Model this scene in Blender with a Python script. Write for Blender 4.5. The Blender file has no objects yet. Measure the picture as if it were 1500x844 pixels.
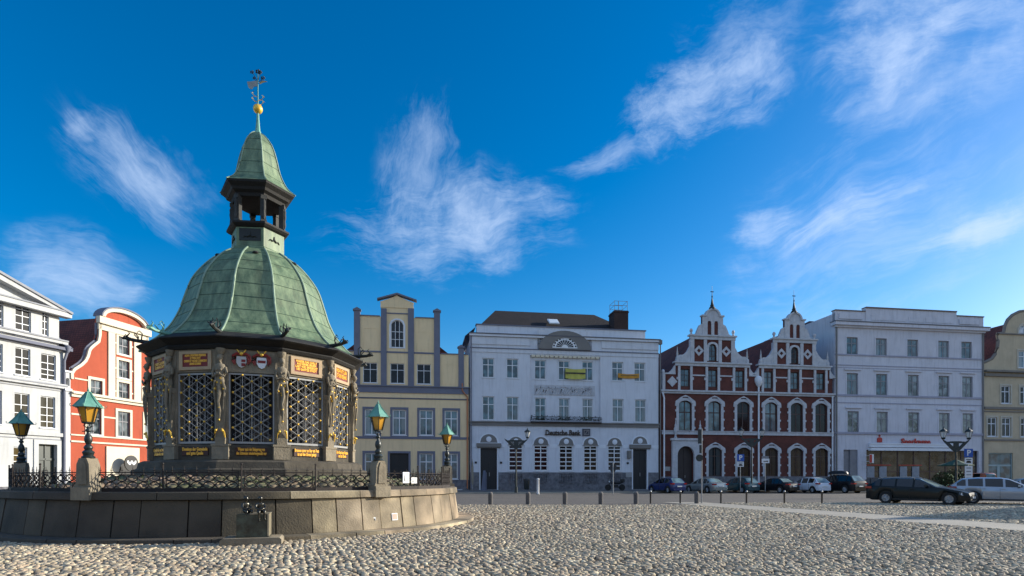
import bpy, bmesh, math, random
import numpy as np
from mathutils import Vector, Matrix
from mathutils.geometry import tessellate_polygon
random.seed(7); PI = math.pi; R = math.radians
sc = bpy.context.scene; COL = sc.collection
# ------------------------------------------------------------------ camera facts
F = 870.0; CX = 750.0; HY = 700.0; EYE = 1.45        # focal length in photo pixels, centre column, horizon row, eye height

# ------------------------------------------------------------------ materials
def nt(m):
    m.use_nodes = True
    t = m.node_tree; t.nodes.clear(); return t
def N(t, k, **kw):
    n = t.nodes.new(k)
    for a, b in kw.items():
        if a.startswith('i_'): n.inputs[a[2:].replace('_', ' ')].default_value = b
        else: setattr(n, a, b)
    return n
MATS = {}
def mat(name, col, rough=.8, var=.18, scale=1.5, bump=.0, bscale=30, metal=0, spec=.5, stretch=(1,1,1), col2=None, stain=0, coat=0):
    """principled surface whose colour drifts with two octaves of noise, with optional fine bump"""
    if name in MATS: return MATS[name]
    m = bpy.data.materials.new(name); t = nt(m); L = t.links.new
    out = N(t, 'ShaderNodeOutputMaterial'); b = N(t, 'ShaderNodeBsdfPrincipled'); L(b.outputs[0], out.inputs[0])
    b.inputs['Roughness'].default_value = rough; b.inputs['Metallic'].default_value = metal
    b.inputs['Specular IOR Level'].default_value = spec; b.inputs['Coat Weight'].default_value = coat
    tc = N(t, 'ShaderNodeTexCoord'); mp = N(t, 'ShaderNodeMapping'); mp.inputs['Scale'].default_value = stretch
    L(tc.outputs['Object'], mp.inputs[0])
    n1 = N(t, 'ShaderNodeTexNoise'); n1.inputs['Scale'].default_value = scale; n1.inputs['Detail'].default_value = 6
    n1.inputs['Roughness'].default_value = .65
    L(mp.outputs[0], n1.inputs[0])
    c2 = col2 if col2 else tuple(c*(1-var*2) for c in col)
    mr = N(t, 'ShaderNodeMapRange'); mr.inputs[1].default_value = .32; mr.inputs[2].default_value = .68
    L(n1.outputs[0], mr.inputs[0])
    mx = N(t, 'ShaderNodeMix', data_type='RGBA'); mx.inputs[6].default_value = (*c2, 1); mx.inputs[7].default_value = (*col, 1)
    L(mr.outputs[0], mx.inputs[0]); last = mx.outputs[2]
    if stain:
        mp2 = N(t, 'ShaderNodeMapping'); mp2.inputs['Scale'].default_value = (3, 3, .35); L(tc.outputs['Object'], mp2.inputs[0])
        n2 = N(t, 'ShaderNodeTexNoise'); n2.inputs['Scale'].default_value = 1.3; n2.inputs['Detail'].default_value = 4; L(mp2.outputs[0], n2.inputs[0])
        mr2 = N(t, 'ShaderNodeMapRange'); mr2.inputs[1].default_value = .5; mr2.inputs[2].default_value = .75; mr2.inputs[4].default_value = stain
        L(n2.outputs[0], mr2.inputs[0])
        m2 = N(t, 'ShaderNodeMix', data_type='RGBA'); L(mr2.outputs[0], m2.inputs[0]); L(last, m2.inputs[6])
        m2.inputs[7].default_value = (*(c*.35 for c in col), 1); last = m2.outputs[2]
    L(last, b.inputs['Base Color'])
    if bump:
        n3 = N(t, 'ShaderNodeTexNoise'); n3.inputs['Scale'].default_value = bscale; n3.inputs['Detail'].default_value = 5; L(tc.outputs['Object'], n3.inputs[0])
        bp = N(t, 'ShaderNodeBump'); bp.inputs['Strength'].default_value = bump; bp.inputs['Distance'].default_value = .03
        L(n3.outputs[0], bp.inputs['Height']); L(bp.outputs[0], b.inputs['Normal'])
    MATS[name] = m; return m
def mat_attr(name, cols, rough=.8, bump=.3, bscale=40, attr='tint', nscale=3, nvar=.3, spots=None):
    """per-stone colour from a mesh attribute, plus noise"""
    if name in MATS: return MATS[name]
    m = bpy.data.materials.new(name); t = nt(m); L = t.links.new
    out = N(t, 'ShaderNodeOutputMaterial'); b = N(t, 'ShaderNodeBsdfPrincipled'); L(b.outputs[0], out.inputs[0])
    b.inputs['Roughness'].default_value = rough
    at = N(t, 'ShaderNodeAttribute', attribute_name=attr); rp = N(t, 'ShaderNodeValToRGB'); L(at.outputs['Fac'], rp.inputs[0])
    e = rp.color_ramp.elements
    for i, c in enumerate(cols):
        q = e[i] if i < 2 else e.new(1)
        q.color = (*c, 1)
    for i in range(len(cols)): e[i].position = i/(len(cols)-1)
    for i, c in enumerate(cols): e[i].color = (*c, 1)
    tc = N(t, 'ShaderNodeTexCoord'); n1 = N(t, 'ShaderNodeTexNoise'); n1.inputs['Scale'].default_value = nscale; n1.inputs['Detail'].default_value = 7
    L(tc.outputs['Object'], n1.inputs[0])
    mr = N(t, 'ShaderNodeMapRange'); mr.inputs[1].default_value = .3; mr.inputs[2].default_value = .7; mr.inputs[3].default_value = 1-nvar; mr.inputs[4].default_value = 1+nvar*.5
    L(n1.outputs[0], mr.inputs[0])
    mx = N(t, 'ShaderNodeMix', data_type='RGBA', blend_type='MULTIPLY'); mx.inputs[0].default_value = 1
    L(rp.outputs[0], mx.inputs[6]); L(mr.outputs[0], mx.inputs[7]); last = mx.outputs[2]
    if spots:
        n4 = N(t, 'ShaderNodeTexNoise'); n4.inputs['Scale'].default_value = .45; n4.inputs['Detail'].default_value = 8; L(tc.outputs['Object'], n4.inputs[0])
        r4 = N(t, 'ShaderNodeMapRange'); r4.inputs[1].default_value = .48; r4.inputs[2].default_value = .66; r4.inputs[4].default_value = .85 if spots[0] < .2 else .6; L(n4.outputs[0], r4.inputs[0])
        m4 = N(t, 'ShaderNodeMix', data_type='RGBA'); L(r4.outputs[0], m4.inputs[0]); L(last, m4.inputs[6]); m4.inputs[7].default_value = (*spots, 1); last = m4.outputs[2]
    L(last, b.inputs['Base Color'])
    if bump:
        n3 = N(t, 'ShaderNodeTexNoise'); n3.inputs['Scale'].default_value = bscale; n3.inputs['Detail'].default_value = 4; L(tc.outputs['Object'], n3.inputs[0])
        bp = N(t, 'ShaderNodeBump'); bp.inputs['Strength'].default_value = bump; bp.inputs['Distance'].default_value = .02
        L(n3.outputs[0], bp.inputs['Height']); L(bp.outputs[0], b.inputs['Normal'])
    MATS[name] = m; return m
def mat_tiles(name, c1, c2, w=.25, h=.33, rough=.85, mortar=None, ms=.03, plane='xz'):
    """brick-pattern surface: brickwork or roof tiles"""
    if name in MATS: return MATS[name]
    m = bpy.data.materials.new(name); t = nt(m); L = t.links.new
    out = N(t, 'ShaderNodeOutputMaterial'); b = N(t, 'ShaderNodeBsdfPrincipled'); L(b.outputs[0], out.inputs[0]); b.inputs['Roughness'].default_value = rough
    tc = N(t, 'ShaderNodeTexCoord'); sp = N(t, 'ShaderNodeSeparateXYZ'); L(tc.outputs['Object'], sp.inputs[0]); cb = N(t, 'ShaderNodeCombineXYZ')
    if plane == 'yz': L(sp.outputs[1], cb.inputs[0])
    else: L(sp.outputs[0], cb.inputs[0])
    L(sp.outputs[2], cb.inputs[1])
    bt = N(t, 'ShaderNodeTexBrick'); L(cb.outputs[0], bt.inputs[0]); bt.inputs['Scale'].default_value = 1
    bt.inputs['Color1'].default_value = (*c1, 1); bt.inputs['Color2'].default_value = (*c2, 1)
    bt.inputs['Mortar'].default_value = (*(mortar or tuple(x*.4 for x in c1)), 1)
    bt.inputs['Mortar Size'].default_value = ms; bt.inputs['Brick Width'].default_value = w; bt.inputs['Row Height'].default_value = h
    n1 = N(t, 'ShaderNodeTexNoise'); n1.inputs['Scale'].default_value = .7; n1.inputs['Detail'].default_value = 7; L(tc.outputs['Object'], n1.inputs[0])
    mr = N(t, 'ShaderNodeMapRange'); mr.inputs[1].default_value = .3; mr.inputs[2].default_value = .7; mr.inputs[3].default_value = .65; mr.inputs[4].default_value = 1.2; L(n1.outputs[0], mr.inputs[0])
    mx = N(t, 'ShaderNodeMix', data_type='RGBA', blend_type='MULTIPLY'); mx.inputs[0].default_value = 1
    L(bt.outputs[0], mx.inputs[6]); L(mr.outputs[0], mx.inputs[7]); L(mx.outputs[2], b.inputs['Base Color'])
    bp = N(t, 'ShaderNodeBump'); bp.inputs['Strength'].default_value = .5; bp.inputs['Distance'].default_value = .02; bp.invert = True
    L(bt.outputs['Fac'], bp.inputs['Height']); L(bp.outputs[0], b.inputs['Normal'])
    MATS[name] = m; return m
def mat_glass(name, col=(.03,.05,.06), rough=.06, wav=.008, curtain=None):
    if name in MATS: return MATS[name]
    m = bpy.data.materials.new(name); t = nt(m); L = t.links.new
    out = N(t, 'ShaderNodeOutputMaterial'); b = N(t, 'ShaderNodeBsdfPrincipled'); L(b.outputs[0], out.inputs[0])
    b.inputs['Roughness'].default_value = rough; b.inputs['Specular IOR Level'].default_value = .3 if 'dark' in name else .75; b.inputs['IOR'].default_value = 1.5
    tc = N(t, 'ShaderNodeTexCoord'); oi = N(t, 'ShaderNodeObjectInfo')
    ad = N(t, 'ShaderNodeVectorMath', operation='ADD'); L(tc.outputs['Object'], ad.inputs[0]); L(oi.outputs['Random'], ad.inputs[1])
    n1 = N(t, 'ShaderNodeTexNoise'); n1.inputs['Scale'].default_value = 1.1; n1.inputs['Detail'].default_value = 2; L(ad.outputs[0], n1.inputs[0])
    mr = N(t, 'ShaderNodeMapRange'); mr.inputs[1].default_value = .4; mr.inputs[2].default_value = .6; L(n1.outputs[0], mr.inputs[0])
    mx = N(t, 'ShaderNodeMix', data_type='RGBA'); mx.inputs[6].default_value = (*(c*.35 for c in col), 1); mx.inputs[7].default_value = (*(curtain or col), 1)
    L(mr.outputs[0], mx.inputs[0]); last = mx.outputs[2]
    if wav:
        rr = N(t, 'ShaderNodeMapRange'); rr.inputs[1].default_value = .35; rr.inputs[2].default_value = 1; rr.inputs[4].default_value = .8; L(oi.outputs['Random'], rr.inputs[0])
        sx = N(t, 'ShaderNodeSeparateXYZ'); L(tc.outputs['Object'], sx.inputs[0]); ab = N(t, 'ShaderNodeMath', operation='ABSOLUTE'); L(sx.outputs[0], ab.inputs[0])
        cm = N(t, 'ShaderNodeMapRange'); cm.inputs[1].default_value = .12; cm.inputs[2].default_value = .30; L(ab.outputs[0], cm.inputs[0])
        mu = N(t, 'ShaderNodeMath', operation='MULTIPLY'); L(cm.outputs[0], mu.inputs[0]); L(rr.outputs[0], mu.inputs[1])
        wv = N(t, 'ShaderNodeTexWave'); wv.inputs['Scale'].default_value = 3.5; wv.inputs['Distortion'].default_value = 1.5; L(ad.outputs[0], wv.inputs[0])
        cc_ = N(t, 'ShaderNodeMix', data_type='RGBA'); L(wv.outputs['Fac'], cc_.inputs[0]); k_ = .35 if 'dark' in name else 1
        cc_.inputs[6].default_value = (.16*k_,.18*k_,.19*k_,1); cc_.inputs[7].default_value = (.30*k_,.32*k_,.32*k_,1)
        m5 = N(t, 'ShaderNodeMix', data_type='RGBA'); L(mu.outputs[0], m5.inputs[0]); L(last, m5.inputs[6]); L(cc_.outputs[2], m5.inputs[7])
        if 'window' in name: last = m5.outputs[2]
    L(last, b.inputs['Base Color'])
    n3 = N(t, 'ShaderNodeTexNoise'); n3.inputs['Scale'].default_value = 1.7; L(ad.outputs[0], n3.inputs[0])
    bp = N(t, 'ShaderNodeBump'); bp.inputs['Strength'].default_value = wav; bp.inputs['Distance'].default_value = .2
    L(n3.outputs[0], bp.inputs['Height']); L(bp.outputs[0], b.inputs['Normal'])
    MATS[name] = m; return m

WHITE   = mat('white_plaster', (.50,.51,.51), .9, .06, .6, .15, 25, stain=.25)
BANKW   = mat('bank_plaster', (.63,.655,.71), .9, .06, .5, .25, 30, stain=.25)
LILAC   = mat('lilac_plaster', (.60,.60,.66), .9, .07, .5, .2, 25, stain=.3)
CREAM   = mat('cream_trim', (.66,.60,.47), .85, .06, .8, .1)
GREYTR  = mat('grey_blue_trim', (.16,.17,.22), .85, .08, 1)
TAUPE   = mat('taupe_trim', (.20,.19,.18), .85, .1, 1)
LTRIM   = mat('light_trim', (.70,.73,.78), .85, .06, 1)
DKLINE  = mat('dark_line_trim', (.13,.13,.15), .85, .1, 1)
YELLOW  = mat('yellow_plaster', (.80,.62,.37), .92, .05, .6, .35, 22, stain=.22)
ORANGE  = mat('orange_red_plaster', (.40,.078,.036), .9, .10, .6, .3, 25, stain=.3)
BEIGE   = mat('beige_plaster', (.52,.43,.30), .9, .1, .6, .2, 25, stain=.18)
BRICK   = mat_tiles('red_brickwork', (.135,.034,.025), (.095,.025,.019), .25, .085, mortar=(.10,.04,.03), ms=.01)
STONETR = mat('pale_stone_trim', (.52,.53,.56), .85, .12, 2, .2, 20, stain=.2)
ROOFDK  = mat_tiles('dark_roof_tiles', (.024,.015,.013), (.012,.009,.009), .24, .2, ms=.035)
ROOFRD  = mat_tiles('red_roof_tiles', (.20,.050,.032), (.12,.032,.022), .24, .2, ms=.03, plane='yz')
ROOFRX  = mat_tiles('red_brown_roof_tiles', (.16,.05,.035), (.11,.035,.025), .24, .2, ms=.03)
PLINTH  = mat('grey_rubble_plinth', (.20,.20,.22), .9, .3, 3, .6, 12)
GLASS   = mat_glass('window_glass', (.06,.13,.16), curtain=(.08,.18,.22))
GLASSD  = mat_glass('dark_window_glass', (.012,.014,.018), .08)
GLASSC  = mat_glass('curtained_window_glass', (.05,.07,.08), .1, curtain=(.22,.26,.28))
FRAMEW  = mat('white_window_paint', (.72,.74,.76), .5, .04)
FRAMEB  = mat('brown_window_paint', (.06,.03,.025), .5, .1)
FRAMEG  = mat('grey_window_paint', (.22,.22,.24), .5, .1)
DOORBK  = mat('black_door_paint', (.008,.009,.012), .45, .1)
DOORBR  = mat('dark_brown_door', (.035,.022,.02), .5, .15)
IRON    = mat('rusty_wrought_iron', (.028,.018,.014), .75, .3, 8, .2, 60)
IRONP   = mat('dark_green_iron_paint', (.022,.032,.032), .4, .2, 6, .1, 40)
COPPER  = mat('green_copper', (.215,.29,.16), .6, .1, 2.6, .15, 20, col2=(.06,.11,.062), stain=.9, stretch=(2,2,.45))
COPPERL = mat('light_green_copper', (.17,.40,.32), .6, .1, 3, .1, 20, col2=(.08,.25,.19), stain=.3)
COPPERD = mat('blackened_copper', (.02,.025,.022), .6, .3, 2)
STONE   = mat('weathered_sandstone', (.28,.235,.165), .9, .2, 2.5, .5, 25, stain=.5)
STONED  = mat('sooty_sandstone', (.10,.085,.062), .9, .25, 2.2, .5, 22, stain=.6)
STONEB  = mat('soot_black_moulding', (.018,.017,.016), .8, .25, 3, .3, 22)
PLAQUE  = mat('plaque_border_stone', (.50,.36,.22), .8, .12, 3, .1)
PLAQD   = mat('dark_inscription_ground', (.06,.018,.012), .6, .1, 3)
PLAQR   = mat('plaque_red_paint', (.20,.014,.011), .6, .1, 3)
GOLD    = mat('gilding', (.95,.58,.08), .35, .05, 5, metal=.35)
GOLDP   = mat('gold_lettering_paint', (.90,.45,.05), .45, .05, 5, metal=.3)
RIBC    = mat('pale_copper_rib', (.27,.37,.26), .6, .12, 3, .1, 20, stain=.3)
SOOTM   = mat('sooty_turret_stone', (.055,.055,.05), .8, .25, 4, .3, 22)
LATT    = mat('grey_lattice_paint', (.36,.36,.35), .45, .1, 4)
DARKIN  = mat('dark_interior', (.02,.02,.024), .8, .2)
BRONZE  = mat('green_bronze', (.10,.125,.095), .35, .2, 3.5, .1, 20, col2=(.03,.022,.016), metal=.35, stain=.6)
ASPH    = mat('asphalt', (.13,.115,.10), .9, .12, .4, .5, 60)
PAVE    = mat_tiles('grey_pavement_slabs', (.13,.125,.12), (.10,.10,.10), .6, .4, ms=.01)
SLABS   = mat('smooth_stone_walk', (.40,.36,.29), .85, .12, .8, .25, 40)
SOIL    = mat('sandy_joint_earth', (.055,.043,.028), .95, .3, 3, .5, 30)
TYRE    = mat('tyre_rubber', (.015,.015,.015), .8, .1)
RIM     = mat('alloy', (.40,.41,.43), .3, .05, metal=.35)
WSCREEN = mat_glass('windscreen_glass', (.20,.29,.30), .04, 0)  # teal of the reflected sky painted into the base colour
CGLASS  = mat_glass('car_glass', (.012,.015,.017), .03, 0)
RED     = mat('red_lamp_lens', (.35,.01,.01), .2, .05)
LENS    = mat('clear_lamp_lens', (.55,.58,.6), .1, .05)
PLATEW  = mat('plate_white', (.7,.7,.68), .4, .03)
STEEL   = mat('galvanised_steel', (.35,.36,.37), .45, .1, metal=.6)
BLACKP  = mat('black_plastic', (.012,.012,.013), .5, .1)
COPPIPE = mat('new_copper_pipe', (.45,.17,.08), .45, .1, metal=.5)
SIGNBL  = mat('sign_blue', (.02,.09,.38), .4, .03)
SIGNW   = mat('sign_white', (.75,.75,.75), .4, .03)
SIGNRED = mat('sign_red', (.42,.02,.012), .45, .03)

# ------------------------------------------------------------------ mesh collector
class MB:
    def __init__(s): s.v = []; s.f = []; s.m = []; s.cur = 0
    def add(s, vs, fs):
        o = len(s.v); s.v += [tuple(v) for v in vs]
        for f in fs: s.f.append(tuple(i+o for i in f)); s.m.append(s.cur)
        return s
    def box(s, x0, x1, y0, y1, z0, z1):
        if x1 < x0: x0, x1 = x1, x0
        v = [(x0,y0,z0),(x1,y0,z0),(x1,y1,z0),(x0,y1,z0),(x0,y0,z1),(x1,y0,z1),(x1,y1,z1),(x0,y1,z1)]
        return s.add(v, [(0,3,2,1),(4,5,6,7),(0,1,5,4),(1,2,6,5),(2,3,7,6),(3,0,4,7)])
    def plate(s, outer, holes=(), y0=0, y1=.1, back=True):
        """flat polygon in x,z with holes, given thickness from y0 (front) to y1"""
        loops = [list(outer)] + [list(h) for h in holes]
        flat = [p for l in loops for p in l]; n = len(flat)
        tris = tessellate_polygon([[Vector((p[0], p[1], 0)) for p in l] for l in loops])
        V = [(p[0], y0, p[1]) for p in flat] + [(p[0], y1, p[1]) for p in flat]; Fc = []
        for a, b, c in tris:
            pa, pb, pc = flat[a], flat[b], flat[c]
            ar = (pb[0]-pa[0])*(pc[1]-pa[1]) - (pb[1]-pa[1])*(pc[0]-pa[0])
            if abs(ar) < 1e-9: continue
            if ar < 0: b, c = c, b
            Fc.append((a, b, c))
            if back: Fc.append((c+n, b+n, a+n))
        o = 0
        for k, l in enumerate(loops):
            ar = sum(l[i][0]*l[(i+1) % len(l)][1] - l[(i+1) % len(l)][0]*l[i][1] for i in range(len(l)))
            fwd = (ar > 0) == (k == 0)
            for i in range(len(l)):
                a, b = o+i, o+(i+1) % len(l)
                Fc.append((a+n, b+n, b, a) if fwd else (a, b, b+n, a+n))
            o += len(l)
        return s.add(V, Fc)
    def lathe(s, prof, c=(0,0,0), n=16, a0=0, cap=True):
        V = []; Fc = []; k = len(prof)
        for r, z in prof:
            for i in range(n):
                a = a0 + 2*PI*i/n; V.append((c[0]+r*math.cos(a), c[1]+r*math.sin(a), c[2]+z))
        for j in range(k-1):
            for i in range(n):
                i2 = (i+1) % n; Fc.append((j*n+i, j*n+i2, (j+1)*n+i2, (j+1)*n+i))
        if cap: Fc.append(tuple(range(n-1, -1, -1))); Fc.append(tuple((k-1)*n+i for i in range(n)))
        return s.add(V, Fc)
    def tube(s, pts, r, n=6, cap=True):
        pts = [Vector(p) for p in pts]; rs = r if isinstance(r, (list, tuple)) else [r]*len(pts); V = []; Fc = []
        up = Vector((0,0,1))
        for i, p in enumerate(pts):
            d = (pts[min(i+1, len(pts)-1)] - pts[max(i-1, 0)]).normalized()
            u = d.cross(up if abs(d.z) < .95 else Vector((1,0,0))).normalized(); w = d.cross(u)
            for q in range(n):
                a = 2*PI*q/n; V.append(p + (u*math.cos(a) + w*math.sin(a))*rs[i])
        for i in range(len(pts)-1):
            for q in range(n):
                q2 = (q+1) % n; Fc.append((i*n+q2, i*n+q, (i+1)*n+q, (i+1)*n+q2))
        if cap: Fc.append(tuple(range(n))); Fc.append(tuple((len(pts)-1)*n+q for q in range(n-1, -1, -1)))
        return s.add(V, Fc)
    def ball(s, c, r, n=10, sz=1):
        m = max(4, n//2); prof = [(max(.001, r*math.sin(PI*i/m)), -r*sz*math.cos(PI*i/m)) for i in range(m+1)]
        return s.lathe(prof, c, n)
    def grid_arc(s, r0, r1, z0, z1, a0, a1, n):
        """curved wall block between radii and angles"""
        V = []; Fc = []
        for i in range(n+1):
            a = a0+(a1-a0)*i/n; c, d = math.cos(a), math.sin(a)
            ro0, ro1 = (r1 if isinstance(r1, tuple) else (r1, r1))
            V += [(r0*c, r0*d, z0), (ro0*c, ro0*d, z0), (ro1*c, ro1*d, z1), (r0*c, r0*d, z1)]
        for i in range(n):
            b = 4*i; e = b+4
            for q in range(4): q2 = (q+1) % 4; Fc.append((b+q, e+q, e+q2, b+q2))
        Fc.append((0,1,2,3)); Fc.append((4*n+3, 4*n+2, 4*n+1, 4*n)); return s.add(V, Fc)
    def xf(s, M, start=0):
        for i in range(start, len(s.v)): s.v[i] = tuple(M @ Vector(s.v[i]))
        return s
    def mesh(s, name, mats, smooth=None):
        me = bpy.data.meshes.new(name); me.from_pydata(s.v, [], s.f)
        mats = mats if isinstance(mats, (list, tuple)) else [mats]
        for m in mats: me.materials.append(m)
        if len(mats) > 1: me.polygons.foreach_set('material_index', s.m)
        if smooth is not None:
            me.polygons.foreach_set('use_smooth', [True]*len(me.polygons)); me.set_sharp_from_angle(angle=R(smooth))
        me.update(); return me
    def build(s, name, mats, parent=None, smooth=None, loc=(0,0,0)):
        return link(name, s.mesh(name, mats, smooth), parent, loc)
def link(name, data, parent=None, loc=(0,0,0), rz=0):
    o = bpy.data.objects.new(name, data); COL.objects.link(o); o.parent = parent; o.location = loc
    if rz: o.rotation_euler = (0, 0, rz)
    return o
def tag(o, label=None, cat=None, group=None, kind=None):
    for k, v in (('label', label), ('category', cat), ('group', group), ('kind', kind)):
        if v: o[k] = v
    return o
def thing(name, label, cat, loc=(0,0,0), rz=0, group=None):
    o = link(name, None, None, loc, rz); o.empty_display_size = .3; return tag(o, label, cat, group)
def copy_tree(o, parent=None):
    c = o.copy(); COL.objects.link(c); c.parent = parent
    for ch in list(o.children): copy_tree(ch, c)
    return c
def text_mesh(body, size, depth=.01, align='CENTER', width=None, bold=0):
    """lettering as a mesh lying in x,z and facing -y; optionally squeezed to a given width"""
    cu = bpy.data.curves.new('lettering', 'FONT'); cu.body = body; cu.size = size; cu.extrude = depth/2; cu.align_x = align; cu.align_y = 'CENTER'; cu.offset = bold
    cu.space_line = .9; cu.resolution_u = 2
    o = bpy.data.objects.new('lettering', cu); COL.objects.link(o)
    bpy.context.view_layer.update()
    me = bpy.data.meshes.new_from_object(o.evaluated_get(bpy.context.evaluated_depsgraph_get()))
    bpy.data.objects.remove(o)
    xs = [v.co.x for v in me.vertices]; k = 1
    if width and xs: k = width/(max(xs)-min(xs))
    me.transform(Matrix.Diagonal((k,1,1,1))); me.transform(Matrix.Rotation(PI/2, 4, 'X')); return me
def text(body, size, m, parent, loc, width=None, depth=.01, bold=0, rz=0):
    me = text_mesh(body, size, depth, 'CENTER', width, bold); me.materials.append(m)
    return link('lettering', me, parent, loc, rz)

# ------------------------------------------------------------------ facade frames
class Plane:
    """vertical facade plane: local x runs along it, y into the house, z up"""
    def __init__(s, P, deg): s.P = P; s.a = R(deg); s.d = (math.cos(s.a), math.sin(s.a))
    def u(s, px):
        k = (px-CX)/F; return (k*s.P[1]-s.P[0])/(s.d[0]-k*s.d[1])
    def at(s, px, py):
        u = s.u(px); Y = s.P[1]+u*s.d[1]; return u, EYE+(HY-py)/F*Y
    def z(s, px, py): return s.at(px, py)[1]
def arch_z(x, w, h, rise):
    if rise <= 0: return h
    Rr = (w*w/4+rise*rise)/(2*rise); return h-(Rr-math.sqrt(max(0, Rr*Rr-x*x)))
def outline(w, h, rise, e=0, n=10):
    """closed outline of an opening, origin at bottom centre, grown by e on the sides and top"""
    W = w/2+e; pts = [(-W, 0), (W, 0)]
    if rise <= 0: return pts+[(W, h+e), (-W, h+e)]
    return pts+[(W*(1-2*i/n), arch_z(W*(1-2*i/n)*w/2/W, w, h, rise)+e) for i in range(n+1)]
def shift(pts, du, dz): return [(a+du, b+dz) for a, b in pts]
WCACHE = {}
def window(parent, uc, z0, w, h, rise=0, depth=.16, cols=2, rows=(.3,), frame=None, glass=None, fw=.07, mw=.055, name='window', lab=None, sill=True):
    frame = frame or FRAMEW; glass = glass or GLASS
    key = (round(w, 2), round(h, 2), round(rise, 2), cols, rows, frame.name, glass.name, fw, mw)
    if key not in WCACHE:
        cuts = [fw*.9]; H = h
        zs = sorted([h*(1-r) for r in rows]); edges = [fw]
        cells = []; zz = [fw]+[q for z in zs for q in (z-mw/2, z+mw/2)]+[h-fw]
        xs = [-w/2+fw]; iw = (w-2*fw-(cols-1)*mw)/cols
        for j in range(0, len(zz), 2):
            za, zb = zz[j], zz[j+1]; top = j == len(zz)-2
            for c in range(cols):
                xa = -w/2+fw+c*(iw+mw); xb = xa+iw
                if top and rise > 0:
                    pts = [(xa, za), (xb, za)]+[(xb+(xa-xb)*i/6, max(za+.02, arch_z(xb+(xa-xb)*i/6, w, h, rise)-fw)) for i in range(7)]
                else: pts = [(xa, za), (xb, za), (xb, zb), (xa, zb)]
                cells.append(pts)
        f = MB().plate(outline(w, h, rise), cells, 0, .06).mesh('window', frame)
        g = MB().plate(outline(w-.02, h-.01, rise), [], .035, .05).mesh('pane', glass)
        WCACHE[key] = (f, g)
    f, g = WCACHE[key]
    o = link(name, f, parent, (uc, depth, z0)); link('pane', g, o)
    if sill: link('sill', MB().box(-w/2-.08, w/2+.08, -depth-.07, 0.0, -.07, .0).mesh('sill', SILLM[0]), o)
    if lab: o['label'] = lab
    return o
SILLM = [LTRIM]
def wall(parent, outer, wins, m, depth=12, ztop=None, u0=None, u1=None, th=.34, name='wall', extra=()):
    """front plate with real openings plus the house body behind it"""
    b = MB(); holes = [shift(outline(w, h, r), uc, z0) for uc, z0, w, h, r in wins]+list(extra)
    b.plate(outer, holes, 0, th)
    us = [p[0] for p in outer]; u0 = min(us) if u0 is None else u0; u1 = max(us) if u1 is None else u1
    if ztop: b.box(u0, u1, th+.002, depth, 0, ztop)
    return b.build(name, m, parent)
def bandm(parent, name, u0, u1, z0, z1, out, m):
    return MB().box(u0, u1, -out, .02, z0, z1).build(name, m, parent)
# ------------------------------------------------------------------ render, world, sun, camera
SUN_EL, SUN_AZ = 17.5, 18.0            # azimuth as an angle from +x towards +y
sc.render.engine = 'CYCLES'; sc.view_settings.view_transform = 'Standard'; sc.view_settings.look = 'None'
sc.view_settings.gamma = 1; sc.view_settings.exposure = 0.55
sc.render.resolution_x = 1024; sc.render.resolution_y = 576
cam = bpy.data.cameras.new('camera'); co = bpy.data.objects.new('camera', cam); COL.objects.link(co); sc.camera = co
co.location = (0, 0, EYE); co.rotation_euler = (PI/2, 0, 0)
cam.sensor_width = 36; cam.lens = 36*F/1500; cam.shift_y = (HY-422)/1500; cam.clip_end = 3000; cam.clip_start = .1
sd = Vector((math.cos(R(SUN_AZ))*math.cos(R(SUN_EL)), math.sin(R(SUN_AZ))*math.cos(R(SUN_EL)), math.sin(R(SUN_EL))))
sl = bpy.data.lights.new('sun', 'SUN'); sl.energy = 5.0; sl.angle = R(.5); sl.color = (1, .93, .80)
so = bpy.data.objects.new('sun', sl); COL.objects.link(so); so.rotation_euler = sd.to_track_quat('Z', 'Y').to_euler(); so.location = (60, 60, 60)
w = bpy.data.worlds.new('World'); sc.world = w; w.use_nodes = True; t = w.node_tree; t.nodes.clear(); L = t.links.new
out = N(t, 'ShaderNodeOutputWorld'); sky = N(t, 'ShaderNodeTexSky', sky_type='NISHITA'); sky.sun_disc = False
sky.sun_elevation = R(SUN_EL); sky.sun_rotation = R(90-SUN_AZ); sky.ozone_density = 3.0; sky.air_density = 1.0; sky.dust_density = .9; sky.altitude = 300
hs = N(t, 'ShaderNodeHueSaturation'); hs.inputs['Hue'].default_value = .503; hs.inputs['Saturation'].default_value = 1.47; hs.inputs['Value'].default_value = 1.0; L(sky.outputs[0], hs.inputs['Color'])
b1 = N(t, 'ShaderNodeBackground'); b1.inputs[1].default_value = .13; L(hs.outputs[0], b1.inputs[0])
b2 = N(t, 'ShaderNodeBackground'); b2.inputs[0].default_value = (.62, .76, 1, 1); b2.inputs[1].default_value = .80
ms = N(t, 'ShaderNodeMixShader'); L(b1.outputs[0], ms.inputs[1]); L(b2.outputs[0], ms.inputs[2]); L(ms.outputs[0], out.inputs[0])
tc = N(t, 'ShaderNodeTexCoord'); sp = N(t, 'ShaderNodeSeparateXYZ'); L(tc.outputs['Generated'], sp.inputs[0])
def M(op, a, b=None, c=None):
    n = N(t, 'ShaderNodeMath', operation=op)
    for i, x in enumerate((a, b, c)):
        if x is None: continue
        if isinstance(x, (int, float)): n.inputs[i].default_value = x
        else: L(x, n.inputs[i])
    return n.outputs[0]
# directions are unrolled as azimuth and elevation so that the cirrus sits on the sky dome
az = M('ARCTAN2', sp.outputs[0], sp.outputs[1]); el = M('ARCSINE', sp.outputs[2])
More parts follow.
